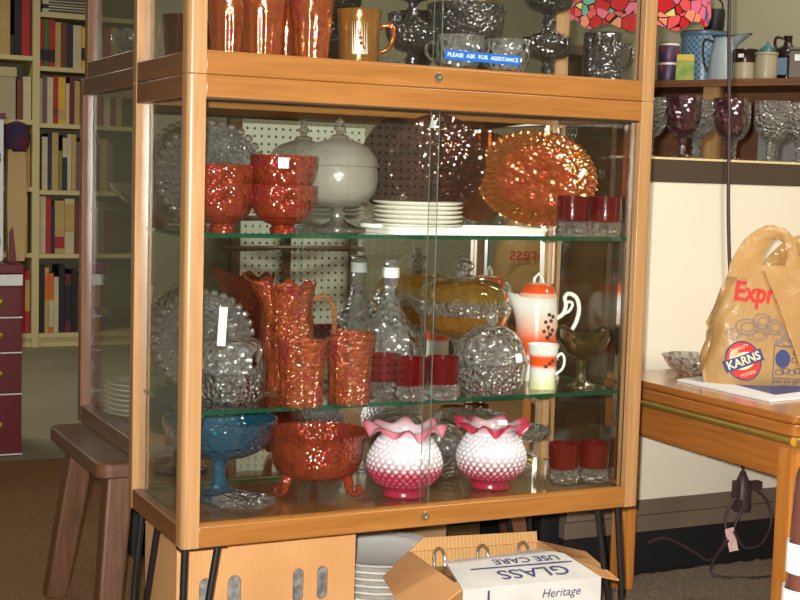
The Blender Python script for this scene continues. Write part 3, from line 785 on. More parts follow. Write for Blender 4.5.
pc = thing('punch_cup', 'clear glass punch cup behind the blue tape label at left', 'cup', (.507, .066, SU+.001), 2.4, 'clear punch cups')
MB().lathe(vessel(smoothprof([(.020, 0), (.022, .004), (.033, .015), (.0405, .036), (.0425, .066)], 4), .0025, .005), 56).build('body', 'clear', pc)
MB().tube(cr3([(.041, 0, .052), (.056, 0, .056), (.060, 0, .040), (.050, 0, .026), (.039, 0, .026)], 4), .0035, 8).build('handle', 'clear_smooth', pc)
dup(pc, 'clear glass punch cup behind the blue tape label at right', (.606, .070, SU+.001), 1.9)
t = thing('carnival_mug', 'dark silvery carnival mug with handle by the right post of the upper case', 'mug', (.803, .064, SU+.001), -.6)
MB().lathe(vessel(smoothprof([(.033, 0), (.035, .005), (.034, .04), (.035, .085), (.037, .092)], 4), .003, .006), 72, lambda an, t_, r_, z_: (r_*(1+(.02*math.cos(16*an) if .006 < z_ < .084 else 0)), z_)).build('body', 'black_carnival', t)
MB().tube(cr3([(.034, 0, .068), (.050, 0, .070), (.054, 0, .05), (.046, 0, .030), (.034, 0, .028)], 4), .0042, 8).build('handle', 'black_carnival', t)

# blue embossed tape on the upper sliding door
o = MB().box(-.074, .074, -.0005, .0004, -.008, .008).build('label_tape', 'tape', smooth=False)
tag(o, 'blue embossed tape with white capitals stuck on the upper glass door', 'label'); o.location = (.524, .0120, SU+.0275); o.rotation_euler = (0, .012, 0)
tv, tf = text_mesh('PLEASE  ASK  FOR  ASSISTANCE', .0098)
xs = [p[0] for p in tv]; k = .138/(max(xs)-min(xs))
MB().add([(p[0]*k, p[1], p[2]) for p in tv], tf, mat=Matrix.Rotation(PI/2, 4, 'X')).build('lettering', 'tapetext', o, smooth=False, loc=(0, -.0008, 0))

# ------------------------------------------------------------------ contents of the rear case
pl2 = MB().lathe([(0, 0), (.05, 0), (.07, .004), (.092, .010), (.094, .012), (.092, .013), (.068, .007), (.05, .0045), (0, .0045)], 48).build('dinner_plate', 'china')
z0 = B2[2]+.0302
for k in range(7):
    loc = (B2[0]+.118, B2[1]+.325, z0+k*.0105)
    lb = 'white china plate, number %s from the bottom in the rear case stack' % ['one', 'two', 'three', 'four', 'five', 'six', 'seven'][k]
    if k == 0: tag(pl2, lb, 'plate', 'white plates in the rear case'); pl2.location = loc
    else: dup(pl2, lb, loc)
t = thing('candle_glass', 'orange glass candle cup on the lower glass shelf of the rear case', 'candle cup', (B2[0]+.10, B2[1]+.22, B2[2]+.25))
MB().lathe(vessel(smoothprof([(.025, 0), (.03, .01), (.033, .05), (.031, .08)], 4), .003), 32).build('cup', 'amber', t)
MB().lathe([(0, .006), (.026, .006), (.026, .03), (0, .03)], 24).build('candle', colmat('orange_wax', srgb(226, 84, 20)), t)
o = MB().lathe(vessel(smoothprof([(.04, 0), (.045, .008), (.075, .03), (.09, .055)], 4), .003), 48).build('glass_bowl', 'clear_smooth')
o.location = (B2[0]+.12, B2[1]+.33, B2[2]+.4705); tag(o, 'clear glass bowl on the upper shelf of the rear case', 'bowl')
o = MB().lathe(vessel(smoothprof([(.04, 0), (.045, .008), (.085, .035), (.09, .06)], 4), .003), 48).build('glass_bowl', 'clear')
o.location = (B2[0]+.12, B2[1]+.33, B2[2]+H+.032); tag(o, 'pale clear glass bowl inside the topper of the rear case', 'bowl')
sd = None
for k, z in enumerate((.20, .142, .085, .030)):
    lb = 'small frosted round bumper on the rear case glass, %s in its column' % ['top', 'second', 'third', 'lowest'][k]
    loc = (B2[0]+.0165, B2[1]+.425, B2[2]+.04+z)
    if sd is None:
        sd = MB().lathe([(0, 0), (.011, 0), (.0125, .004), (.008, .008), (0, .009)], 20, mat=Matrix.Rotation(PI/2, 4, 'Y')).build('glass_bumper', 'frost'); sd.location = loc
        tag(sd, lb, 'bumper', 'frosted bumpers on the rear case')
    else: dup(sd, lb, loc)

# ------------------------------------------------------------------ bench under the rear case
BZ = B2[2]-.0005
t = thing('bench', 'low wooden bench with splayed legs carrying the rear glass case', 'bench', (0, 0, 0))
MB().prism([(x-.018, y+.470) for x, y in rnd(.96, .44, .03, 6)], BZ-.030, BZ).build('seat', 'bench', t, bevel=.004)
def splay_leg(x, y, dx, dy):
    w = .026; zt, zb = BZ-.030, FLOOR
    v = []
    for (z, ox, oy, ww) in ((zt, 0, 0, w), (zb, dx, dy, w*.88)):
        v += [(x+ox-ww, y+oy-ww, z), (x+ox+ww, y+oy-ww, z), (x+ox+ww, y+oy+ww, z), (x+ox-ww, y+oy+ww, z)]
    MB().add(v, [(0, 3, 2, 1), (4, 5, 6, 7), (0, 1, 5, 4), (1, 2, 6, 5), (2, 3, 7, 6), (3, 0, 4, 7)]).build('leg', 'benchleg', t, smooth=False, bevel=.006)
splay_leg(.035, .520, -.03, -.03); splay_leg(.018, .76, -.045, .03); splay_leg(.885, .520, .075, .0); splay_leg(.85, .85, .06, .02)

# ------------------------------------------------------------------ boxes and plates under the case
t = thing('cardboard_box', 'closed plain cardboard box with slotted hand holes under the left half of the case', 'box', (.0, 0, FLOOR+.0005))
x0, x1, y0, y1, hz = .035, .365, .135, .33, .262
b = MB()
slots = [(.075, .098), (.126, .150), (.246, .266), (.292, .312)]
xs = [x0]+[q for s in slots for q in s]+[x1]
zs = [0, .148, .208, hz]
for i in range(len(xs)-1):
    for j in range(3):
        if i % 2 == 1 and j == 1: continue
        b.box(xs[i], xs[i+1], y0, y0+.004, zs[j], zs[j+1])
for q in slots:
    for zz, sg in ((.148, 1), (.208, -1)):
        cx = (q[0]+q[1])/2; rad = (q[1]-q[0])/2; n = 6
        for sx in (-1, 1):
            P = [(cx+sx*rad, zz)]+[(cx+sx*rad*math.cos(.5*PI*k/n), zz+sg*rad*(1-math.sin(.5*PI*k/n))) for k in range(n+1)]+[(cx, zz)]
            vv = [(px_, y0, pz_) for px_, pz_ in P]+[(px_, y0+.004, pz_) for px_, pz_ in P]; m = len(P)
            b.add(vv, [tuple(range(m)), tuple(range(2*m-1, m-1, -1))]+[(k, (k+1) % m, m+(k+1) % m, m+k) for k in range(m)])
b.box(x0, x0+.004, y0+.004, y1, 0, hz).box(x1-.004, x1, y0+.004, y1, 0, hz).box(x0, x1, y1-.004, y1, 0, hz).box(x0, x1, y0, y1, 0, .004)
b.build('box_body', 'card', t, smooth=False)
MB().box(x0, (x0+x1)/2-.001, y0, y1, hz+.0003, hz+.004).box((x0+x1)/2+.001, x1, y0, y1, hz+.0003, hz+.004).build('top_flap', 'card', t, smooth=False)
MB().box(x0+.02, x1-.02, y0+.03, y1-.03, .006, .22).build('packing_paper', colmat('grey_wrapping', srgb(92, 88, 84), .6, noise=(60, srgb(150, 148, 142))), t, smooth=False, label='grey striped wrapping inside')

# stack of big plates behind the carton
pl3 = MB().lathe([(0, 0), (.07, 0), (.075, .003), (.10, .008), (.132, .016), (.135, .019), (.132, .020), (.098, .012), (.073, .007), (0, .006)], 64)
pl3.lathe([(.112, .0158), (.1135, .0163), (.1145, .0158)], 64, lambda an, t_, r_, z_: (r_+.002*math.cos(22*an), z_), mi=1)
pl3 = pl3.build('dinner_plate', [plain('matt_white_china', srgb(248, 246, 238), .6, spec=.2), colmat('rose_border', srgb(190, 150, 150))])
for k in range(6):
    lb = 'large white china plate with pink border, %s in floor stack' % PLN[k]
    loc = (.525, .365, FLOOR+.074+k*.0135)
    if k == 0: tag(pl3, lb, 'plate', 'large plates stacked under the case'); pl3.location = loc
    else: dup(pl3, lb, loc)
o = MB().box(-.12, .12, -.10, .10, 0, .0725).build('cardboard_box', 'card', smooth=False, bevel=.002); o.location = (.52, .365, FLOOR+.001)
tag(o, 'low cardboard box under the stack of large white plates', 'box')
o = MB().box(-.17, .17, -.005, .005, 0, .27).build('cardboard_sheet', plain('dull_cardboard', srgb(150, 116, 80), .85), smooth=False); o.location = (.60, .545, FLOOR+.001); o.rotation_euler = (0.0, 0, 0)
tag(o, 'dull brown cardboard sheet standing behind the large plates', 'cardboard')

# open glass carton
t = thing('open_carton', 'open cardboard carton holding glasses with printed white flap under the case', 'box', (.632, .068, FLOOR+.001), math.radians(-5))
hw, hd_, hh = .135, .125, .195
b = MB()
b.box(-hw, -hw+.004, -hd_, hd_, 0, hh).box(hw-.004, hw, -hd_, hd_, 0, hh).box(-hw+.004, hw-.004, hd_-.004, hd_, 0, hh).box(-hw, hw, -hd_, hd_, 0, .004)
b.build('carton_wall', 'cardin', t, smooth=False)
MB().box(-hw, hw, -hd_-.0005, -hd_+.0035, 0, hh).build('front_panel', 'cardw', t, smooth=False, label='white printed carton front')
MB().box(-.0415, -.0390, .018, hd_-.006, .060, hh-.03).box(.0450, .0475, .018, hd_-.006, .060, hh-.03).box(-hw+.006, hw-.006, .012, .015, .004, hh-.03).build('divider', 'cardin', t, smooth=False)
def flap(poly, name, mat, label=None, th=.003):
    n = len(poly); c = (Vector(poly[1])-Vector(poly[0])).cross(Vector(poly[2])-Vector(poly[0])).normalized()*th
    v = [Vector(p) for p in poly]+[Vector(p)-c for p in poly]
    return MB().add(v, [tuple(range(n)), tuple(range(2*n-1, n-1, -1))]+[(i, n+i, n+(i+1) % n, (i+1) % n) for i in range(n)]).build(name, mat, t, smooth=False, label=label)
flap([(-hw, hd_, hh), (-hw, -hd_, hh), (-hw-.098, -hd_-.02, hh-.055), (-hw-.058, hd_-.02, hh-.040)], 'flap', 'card')
flap([(hw, -hd_, hh), (hw, hd_, hh), (hw+.075, hd_-.06, hh-.012), (hw+.055, -hd_+.03, hh-.02)], 'flap', 'card')
ff = flap([(-hw, -hd_, hh+.001), (hw, -hd_, hh+.001), (hw-.02, -.02, hh+.018), (hw-.062, .008, hh+.021), (hw-.11, -.002, hh+.020), (-hw+.015, -.014, hh+.0185)], 'flap', 'cardw', 'torn white flap with blue capitals')
flap([(-hw, hd_, hh), (hw, hd_, hh), (hw, hd_+.004, hh+.02), (-hw+.03, hd_+.004, hh+.024)], 'flap', 'cardin')
sl = math.atan2(.018, .120)
Mf = Matrix.Translation((0, -hd_, hh+.0028)) @ Matrix.Rotation(sl, 4, 'X')
def flap_text(s, size, cx, cy, rot):
    v, f = text_mesh(s, size, .0002)
    MB().add(v, f, mat=Mf @ Matrix.Translation((cx, cy, 0)) @ Matrix.Rotation(rot, 4, 'Z')).build('lettering', 'ink', ff, smooth=False)
flap_text('GLASS', .050, .020, .040, PI)
flap_text('USE CARE', .030, .030, .092, PI)
MB().box(-.09, .112, .067, .071, 0, .0004, mat=Mf).build('printed_rule', 'ink', ff, smooth=False)
fp = [c for c in t.children if c.name.startswith('front_panel')][0]
v, f = text_mesh('Heritage', .022, .0002, shear=.25)
MB().add(v, f, mat=Matrix.Translation((.055, -hd_-.0009, hh-.020)) @ Matrix.Rotation(PI/2, 4, 'X')).build('handwriting', 'ink', fp, smooth=False)
MB().box(-.088, -.084, -hd_-.0012, -hd_-.0006, .01, hh-.005).build('printed_rule', 'ink', fp, smooth=False)
gl_ = thing('stemmed_glass', 'upturned clear glass mug in the open carton, leftmost', 'glass', (0, 0, 0), 0, 'glasses packed in the carton')
MB().lathe([(.036, 0), (.036, .10), (.032, .112), (0, .114)], 36).build('bowl', glass('smoky_glass', (.72, .66, .56), srgb(150, 128, 98), .3, .05, None, 1.5), gl_)
MB().tube(cr3([(.033, 0, .105), (.05, 0, .11), (.052, 0, .07), (.035, 0, .05)], 4), .004, 8).tube(cr3([(-.010, .022, .110), (-.008, .03, .138), (.004, .034, .145), (.014, .032, .135), (.014, .024, .110)], 4), .0038, 8).build('handle', 'clear_smooth', gl_)
mc = Matrix.Translation((.632, .068, FLOOR+.001)) @ Matrix.Rotation(math.radians(-5), 4, 'Z')
p = mc @ Vector((-.085, .068, .058)); gl_.location = p
for (dx, dy), lb in (((0.005, .068), 'upturned clear glass mug in the open carton, middle'), ((.090, .066), 'upturned clear glass mug in the open carton, rightmost')):
    dup(gl_, lb, mc @ Vector((dx, dy, .058)))
o = MB().box(-.125, .125, .002, .100, 0, .052).build('packing_pad', 'cardin', smooth=False); o.location = mc @ Vector((0, .016, .0045)); o.rotation_euler = (0, 0, math.radians(-5))
tag(o, 'cardboard packing pad under the glasses inside the open carton', 'packing')

# ------------------------------------------------------------------ table on the right
TX, TY0, TY1, TZ = 1.098, -.165, .435, .185
t = thing('side_table', 'low polished wooden table with brass edge strip at the right of the case', 'table', (0, 0, 0))
MB().prism([(TX+x, TY0+y) for x, y in rnd(.82, TY1-TY0, .012, 4)], TZ-.013, TZ).prism([(TX+.004+x, TY0+.004+y) for x, y in rnd(.812, TY1-TY0-.008, .008, 4)], TZ-.016, TZ-.013).prism([(TX-.004+x, TY0-.004+y) for x, y in rnd(.828, TY1-TY0+.008, .012, 4)], TZ-.036, TZ-.016).build('top', 'table', t, bevel=.003)
cpts = [(TX-.001, TY0-.001), (TX+.82, TY0-.001), (TX+.82, TY1), (TX-.001, TY1)]
MB().tube([(TX-.0, TY1, TZ-.046), (TX-.0, TY0+.0, TZ-.046)], .0085, 12).tube([(TX, TY0, TZ-.046), (TX+.82, TY0, TZ-.046)], .0085, 12).build('brass_edge', 'brass', t, label='rounded brass strip')
MB().box(TX+.003, TX+.022, TY0+.004, TY1-.004, TZ-.119, TZ-.037).box(TX+.022, TX+.815, TY0+.004, TY0+.022, TZ-.119, TZ-.037).box(TX+.022, TX+.815, TY1-.022, TY1-.004, TZ-.119, TZ-.037).box(TX+.797, TX+.815, TY0+.022, TY1-.022, TZ-.119, TZ-.037).build('apron', 'table', t, smooth=False, bevel=.002)
MB().box(TX-.002, TX+.004, TY0+.03, TY1-.01, TZ-.066, TZ-.060).box(TX-.002, TX+.004, TY0+.03, TY1-.01, TZ-.112, TZ-.106).build('apron_moulding', 'table', t, smooth=False, bevel=.001)
for (x, y) in ((TX+.002, TY0+.003), (TX+.002, TY1-.085), (TX+.775, TY0+.003), (TX+.775, TY1-.045)):
    MB().box(x, x+.040, y, y+.040, FLOOR+.012, TZ-.06).build('leg', 'tableleg', t, smooth=False, bevel=.004)

# magazine, bowl, bag on the table
t = thing('magazine', 'white and blue magazine lying on the polished table before the bag', 'magazine', (1.165, .265, TZ+.0005), 0)
poly = [(0, 0), (.002, -.285), (.10, -.27), (.30, -.20), (.30, .03), (.10, .03)]
MB().prism(poly, 0, .004).build('pages', 'whitecloth', t, smooth=False)
MB().prism([(.06, -.235), (.29, -.18), (.29, .0), (.085, .005)], .0041, .0046).build('cover_panel', colmat('magazine_blue', srgb(34, 62, 132), .3), t, smooth=False, label='dark blue cover')
t = thing('scalloped_dish', 'clear scalloped glass dish on the table beside the tan bag', 'dish', (1.262, .340, TZ+.0005))
MB().lathe(vessel(smoothprof([(.028, 0), (.034, .004), (.05, .018), (.060, .036), (.064, .044)], 4), .003, .004), 64, lambda an, t_, r_, z_: (r_*(1+.05*math.cos(8*an)*min(1, z_/.03)), z_)).build('bowl', 'clear', t)

# tan carrier bag
BX, BY = 1.322, .185
t = thing('carrier_bag', 'tan plastic grocery bag with red and blue print standing on the table', 'bag', (BX, BY, TZ+.0008), -.38)
bd, bh = .060, .252
def edges_x(z):
    k = max(0, z-.125)
    return -.122+.42*k-.006*math.sin(z*40)*(1 if z < .125 else .3), .160-.74*k+.004*math.sin(z*35)
def bag_pt(a, v):
    """a: angle, v: 0..1 height"""
    ca, sa = math.cos(a), math.sin(a); e = .6; z = bh*v
    xl, xr = edges_x(z)
    cx_ = (xl+xr)/2; hw_ = (xr-xl)/2
    x = cx_+hw_*math.copysign(abs(ca)**e, ca); y = math.copysign(abs(sa)**.8, sa)
    dv = 1-.62*v**2
    if v < .08: dv *= .9+.1*v/.08
    nz = .004*math.sin(5*a+9*v)+.003*math.sin(11*a-14*v)
    damp = 1 if sa > -.2 else .25
    return Vector((x+nz*damp, y*bd*dv+nz*damp, z))
b = MB(); seg, rows = 72, 34; vv = []
for i in range(rows+1):
    for k in range(seg): vv.append(bag_pt(2*PI*k/seg, i/rows))
ff_ = [(i*seg+k, i*seg+(k+1) % seg, (i+1)*seg+(k+1) % seg, (i+1)*seg+k) for i in range(rows) for k in range(seg)]
ff_.append(tuple(range(seg-1, -1, -1)))
b.add(vv, ff_); b.build('body', 'bag', t)
def ribbon(path, wid, wdir, name, mat, th=.003, label=None):
    P = cr3(path, 6); n = len(P); wd0 = Vector(wdir).normalized(); V = []; F = []; pr_n = None
    for i, p in enumerate(P):
        q = i/(n-1)*(len(wid)-1); k0 = min(int(q), len(wid)-2); w_ = wid[k0]+(wid[k0+1]-wid[k0])*(q-k0)
        tg = (P[min(i+1, n-1)]-P[max(i-1, 0)]).normalized()
        nn = wd0-tg*wd0.dot(tg); nn.normalize(); wd = nn.cross(tg)
        for s_ in range(7):
            u = s_/6-.5
            V.append(p+wd*w_*u*2+nn*(.006*math.cos(u*PI)+.0015*math.sin(s_*2.1+i*.9)))
        for s_ in range(7):
            u = .5-s_/6
            V.append(p+wd*w_*u*2+nn*(.006*math.cos(u*PI)+.0015*math.sin((6-s_)*2.1+i*.9)-th))
    for i in range(n-1):
        for s_ in range(14):
            F.append((i*14+s_, i*14+(s_+1) % 14, (i+1)*14+(s_+1) % 14, (i+1)*14+s_))
    F.append(tuple(range(13, -1, -1))); F.append(tuple((n-1)*14+k for k in range(14)))
    return MB().add(V, F).build(name, mat, t, label=label)
ribbon([(-.056, -.026, .222), (-.050, -.020, .250), (-.030, -.010, .290), (.000, -.006, .318), (.028, -.006, .318), (.046, -.008, .296), (.052, -.014, .262), (.050, -.024, .225)], (.036, .033, .026, .018, .012, .012, .016, .02), (0, -1, .1), 'handle', 'bag')
ribbon([(.02, .022, .22), (.030, .020, .25), (.060, .018, .285), (.09, .016, .30), (.115, .016, .285), (.11, .018, .25), (.09, .022, .21)], (.03, .026, .02, .014, .014, .02), (0, -1, .1), 'handle', 'baglite')
def front_y(x, z):
    v = max(0, min(1, z/bh)); xl, xr = edges_x(z)
    c = max(-1, min(1, (x-(xl+xr)/2)/((xr-xl)/2))); ca = math.copysign(abs(c)**(1/.6), c); sa = -math.sqrt(max(0, 1-ca*ca)); a = math.atan2(sa, ca)
    return bag_pt(a, v).y
# loose front fold hanging over the print
V = []; F = []; nu, nv = 10, 16
for i in range(nv+1):
    q = i/nv; z = .244-.225*q; xl_ = -.016+.086*q; xr_ = max(xl_+.01, .100+.02*q)
    for lay in (0, 1):
        for k in range(nu+1):
            x = xl_+(xr_-xl_)*k/nu
            V.append((x, front_y(x, z)-.0065+.004*lay-.002*math.sin(k*.9+i*.7)*(k > 0), z))
w2 = 2*(nu+1)
for i in range(nv):
    for k in range(nu):
        F.append((i*w2+k, (i+1)*w2+k, (i+1)*w2+k+1, i*w2+k+1)); o2 = nu+1
        F.append((i*w2+o2+k, i*w2+o2+k+1, (i+1)*w2+o2+k+1, (i+1)*w2+o2+k))
    F.append((i*w2, i*w2+nu+1, (i+1)*w2+nu+1, (i+1)*w2)); F.append((i*w2+nu, (i+1)*w2+nu, (i+1)*w2+2*nu+1, i*w2+2*nu+1))
MB().add(V, F).build('front_fold', 'bag', t)
bag_parts = [c for c in t.children if c.name.startswith('body')][0]
def decal(v, f, name, mat, cx, cz, rot=0, off=.0014, sx=1, sz=1):
    out = []
    for p in v:
        x, z = p[0]*sx, p[1]*sz
        x, z = x*math.cos(rot)-z*math.sin(rot)+cx, x*math.sin(rot)+z*math.cos(rot)+cz
        out.append((x, front_y(x, z)-off-p[2], z))
    return MB().add(out, f).build(name, mat, bag_parts, smooth=False)
def disc(rx, ry, n=36, r0=0):
    if r0 == 0:
        v = [(0, 0, 0)]+[(rx*math.cos(2*PI*k/n), ry*math.sin(2*PI*k/n), 0) for k in range(n)]
        return v, [(0, 1+k, 1+(k+1) % n) for k in range(n)]
    v = [(rx*math.cos(2*PI*k/n), ry*math.sin(2*PI*k/n), 0) for k in range(n)]+[(r0*rx*math.cos(2*PI*k/n), r0*ry*math.sin(2*PI*k/n), 0) for k in range(n)]
    return v, [(k, (k+1) % n, n+(k+1) % n, n+k) for k in range(n)]
def quad(x0, x1, z0, z1, n=8):
    v = []; f = []
    for i in range(n+1):
        x = x0+(x1-x0)*i/n; v += [(x, z0, 0), (x, z1, 0)]
    for i in range(n): f.append((2*i, 2*i+2, 2*i+3, 2*i+1))
    return v, f
LX, LZ, LR = -.058, .055, .38
decal(*disc(.036, .042), 'logo_oval', 'ink', LX, LZ, LR, .0012)
decal(*disc(.033, .039), 'logo_oval', 'inkred', LX, LZ, LR, .0018)
decal(*disc(.024, .018), 'logo_oval', 'cream', LX, LZ, LR, .0022)
decal(*quad(-.041, .041, -.0125, .0125), 'logo_band', 'ink', LX, LZ, LR, .0027)
v, f = text_mesh('KARNS', .0245, .0001, bold=.02); decal(v, f, 'lettering', 'cream', LX, LZ, LR, .0034, .92)
v, f = text_mesh('QUALITY', .0095, .0001); decal(v, f, 'lettering', 'cream', LX-.010, LZ+.026, LR, .0034)
v, f = text_mesh('FOODS', .0095, .0001); decal(v, f, 'lettering', 'cream', LX+.010, LZ-.026, LR, .0034)
v, f = text_mesh('Expre', .056, .0004, shear=.15, bold=.03); decal(v, f, 'lettering', 'inkred', -.026, .194, -.06, .0016, .78)
CX_, CZ_ = .044, .053
for q in (quad(-.040, .040, -.034, -.0325), quad(-.040, .040, .0325, .034), quad(-.040, -.0385, -.034, .034, 1), quad(.0385, .040, -.034, .034, 1)): decal(*q, 'card_border', 'ink', CX_, CZ_, -.04, .0016)
decal(*disc(.016, .019, 28), 'card_badge', 'ink', CX_-.020, CZ_+.008, 0, .0016)
v, f = text_mesh('GIFT', .0185, .0001, bold=.02); decal(v, f, 'lettering', 'ink', CX_+.020, CZ_+.020, -.04, .0016)
v, f = text_mesh('CARD', .0165, .0001); decal(v, f, 'lettering', 'ink', CX_+.020, CZ_+.004, -.04, .0016)
for q in range(5): decal(*disc(.010, .006, 18, .8), 'printed_outline', 'ink', CX_-.026+.013*q, CZ_-.020+.003*(q % 2), 0, .0016)
v, f = text_mesh('Give the gift', .0120, .0001); decal(v, f, 'lettering', 'ink', CX_-.012, .0135, -.02, .0016)
v, f = text_mesh('of food.', .0120, .0001); decal(v, f, 'lettering', 'ink', CX_-.004, .0030, -.02, .0016)
inkp = colmat('faded_blue_print', srgb(120, 106, 112), .7)
for (x, z, rx, rz) in ((-.052, .125, .024, .017), (-.020, .138, .020, .016), (.006, .126, .017, .016), (-.078, .110, .016, .012), (-.030, .108, .022, .012), (.014, .104, .012, .011), (.028, .118, .013, .012), (.046, .108, .020, .015), (.062, .124, .014, .012), (.034, .094, .026, .010), (-.010, .118, .010, .009), (.066, .100, .018, .010)):
    decal(*disc(rx, rz, 28, .88), 'printed_outline', inkp, x, z, 0, .0016)
    decal(*disc(rx*.6, rz*.6, 22, .82), 'printed_outline', inkp, x+.002, z, 0, .0016)
decal(*disc(.024, .014, 28), 'printed_fruit', colmat('grape_blue_print', srgb(92, 92, 124), .7), .060, .098, -.2, .0013)

# ------------------------------------------------------------------ white counter with goblets
CY = .470; CX0 = 1.168
t = thing('shop_counter', 'white panelled counter with dark band and black base behind the table', 'counter', (0, 0, 0))
MB().box(CX0, 2.6, CY, CY+.02, -.122, .606).build('front_panel', 'counterwhite', t, smooth=False)
MB().box(CX0, 2.6, CY-.004, CY+.02, .606, .657).build('upper_band', 'trimdark', t, smooth=False, bevel=.002)
MB().box(1.03, 2.6, CY-.012, CY+.02, -.155, -.122).box(1.03, 2.6, CY-.006, CY+.02, -.196, -.158).box(1.03, 2.6, CY-.002, CY+.02, -.158, -.155).build('base_trim', 'trim', t, smooth=False, bevel=.002)
MB().box(1.03, 2.6, CY, CY+.02, FLOOR+.002, -.196).build('kick_panel', 'kick', t, smooth=False)
MB().box(CX0, 2.6, CY+.02, CY+.42, .640, .657).box(CX0, CX0+.02, CY+.02, CY+.42, FLOOR+.01, .640).build('carcass', 'trimdark', t, smooth=False)
MB().box(CX0-.005, 2.6, CY-.006, CY+.42, .6572, .6622, fmi=[0, 0, 1, 1, 1, 1]).build('glass_top', ['shelfglass', colmat('pale_glass_edge', srgb(214, 196, 140), .2)], t, smooth=False)
hs = MB().prism([(0, .011), (-.010, .001), (-.006, -.006), (0, -.012), (.006, -.006), (.010, .001)], 0, .0012, mat=Matrix.Translation((CX0+.040, CY-.0004, .547)) @ Matrix.Rotation(PI/2, 4, 'X')).build('red_sticker', 'inkred', smooth=False)
tag(hs, 'tiny red heart sticker on the white counter by the post', 'sticker')
def gob(name, mat, loc, label, s=1.0, group=None):
    t = thing(name, label, 'goblet', loc, 0, group)
    MB().lathe([(0, 0)]+[(r*s, z*s) for r, z in smoothprof([(.031, 0), (.030, .003), (.012, .008), (.0085, .014), (.011, .022), (.008, .030), (.011, .038), (.010, .046), (.012, .052)], 4)]+[(0, .052*s)], 40, lambda an, t_, r_, z_: (r_*(1+.05*math.cos(8*an)), z_)).build('stem', mat, t)
    MB().lathe(vessel([(r*s, z*s) for r, z in smoothprof([(.012, .051), (.026, .060), (.038, .082), (.0415, .110), (.0405, .145)], 5)], .003, .005), 56, lambda an, t_, r_, z_: (r_*(1+(.018*math.cos(10*an+z_*90) if .06 < z_ < .13 else 0)), z_)).build('bowl', mat, t)
    return t
gz = .6624
g1 = gob('goblet', 'purple', (1.355, .53, gz), 'purple pressed glass goblet nearest the case post on the counter', 1, 'purple goblets')
dup(g1, 'purple pressed glass goblet, second from the case post, near the hanging cord', (1.494, .53, gz))
g2 = gob('goblet', 'clear_fine', (1.620, .53, gz), 'clear pressed glass goblet just right of the hanging cord', 1.0, 'clear goblets')
dup(g2, 'clear pressed glass goblet at the right edge of the counter row', (1.712, .53, gz))
dup(g2, 'clear pressed glass goblet standing between the two purple goblets', (1.485, .640, gz))
dup(g2, 'clear pressed glass goblet half hidden behind the case post and first purple goblet', (1.355, .655, gz))
dup(g2, 'clear pressed glass goblet in the second row behind the cord', (1.600, .645, gz))
dup(g2, 'clear pressed glass goblet in the second row behind the rightmost goblets', (1.735, .645, gz))

# dark glazed case seen through the right pane
t = thing('wall_cabinet', 'dark wooden glass fronted cabinet seen through the right pane of the case', 'cabinet', (0, 0, 0))
cx0, cx1, cy0, cy1, cz0, cz1 = .985, 1.160, .515, .80, -.10, .90
MB().box(cx0, cx0+.012, cy0, cy1, cz0, cz1).box(cx1-.012, cx1, cy0, cy1, cz0, cz1).box(cx0, cx1, cy0, cy1, cz0, cz0+.02).box(cx0, cx1, cy0, cy1, cz1-.02, cz1).build('carcass', 'darkwood', t, smooth=False)
MB().box(cx0+.012, cx1-.012, cy1-.01, cy1, cz0+.02, cz1-.02).build('back_panel', colmat('grey_cabinet_back', srgb(150, 146, 130), .5), t, smooth=False)
for z in (.15, .42, .66): MB().box(cx0+.012, cx1-.012, cy0+.02, cy1-.01, z-.006, z).build('glass_shelf', 'shelfglass', t, smooth=False)
MB().box(cx0+.0, cx1-.0, cy0-.004, cy0-.0005, cz0, cz1).build('glass_door', 'pane', t, smooth=False)
gsp = MB().lathe(vessel(smoothprof([(.03, 0), (.04, .01), (.06, .04), (.065, .07)], 4), .003), 40).build('glass_bowl', 'clear_fine'); gsp.location = (1.072, .65, .4205)
tag(gsp, 'clear glass bowl on the middle shelf of the dark cabinet', 'bowl', 'clear bowls in the dark cabinet')
dup(gsp, 'clear glass bowl on the lowest glass shelf of the dark cabinet', (1.072, .65, .1505)); dup(gsp, 'clear glass bowl on the top glass shelf of the dark cabinet', (1.072, .65, .6605))
o = MB().box(cx0+.02, cx1, cy0+.01, cy1, FLOOR+.001, cz0-.001).build('plinth_box', 'kick', smooth=False); tag(o, 'black plinth box under the dark glass fronted cabinet', 'plinth')

o = MB().box(.2, 1.7, 1.02, 1.06, FLOOR+.001, .02).build('black_board', 'kick', smooth=False); tag(o, 'black board standing on the floor behind the bench legs', 'board')
# ------------------------------------------------------------------ hanging cord, plugs
t = thing('extension_cord', 'brown electric cord hanging before the counter with plugs below the table', 'cord', (0, 0, 0))
CE = 2.05
MB().tube(cr3([(1.405, .452, CE), (1.409, .452, 1.3), (1.410, .452, 1.02), (1.426, .452, .75), (1.436, .452, .55), (1.452, .452, .38), (1.482, .448, .10), (1.500, .430, -.062)], 5), .0042, 8).build('cord', 'cordm', t)
plug = MB().lathe([(0, .0), (.020, .0), (.022, .01), (.021, .055), (.014, .075), (.006, .095), (0, .097)], 16, mat=Matrix.Translation((1.500, .430, -.160))).box(1.470, 1.484, .416, .432, -.125, -.085).box(1.516, 1.548, .416, .434, -.11, -.09).box(1.474, 1.49, .412, .428, -.15, -.13)
plug.build('plug_cluster', 'cordm', t)
MB().tube(cr3([(1.476, .424, -.125), (1.455, .432, -.17), (1.450, .420, -.22), (1.39, .40, -.26), (1.34, .40, -.235), (1.27, .41, -.20), (1.22, .41, -.205)], 5), .0034, 8).build('cord', 'cordm', t)
MB().tube(cr3([(1.535, .424, -.11), (1.575, .43, -.14), (1.585, .42, -.19), (1.54, .40, -.235), (1.49, .40, -.24), (1.46, .405, -.20)], 5), .0034, 8).build('cord', 'cordm', t)
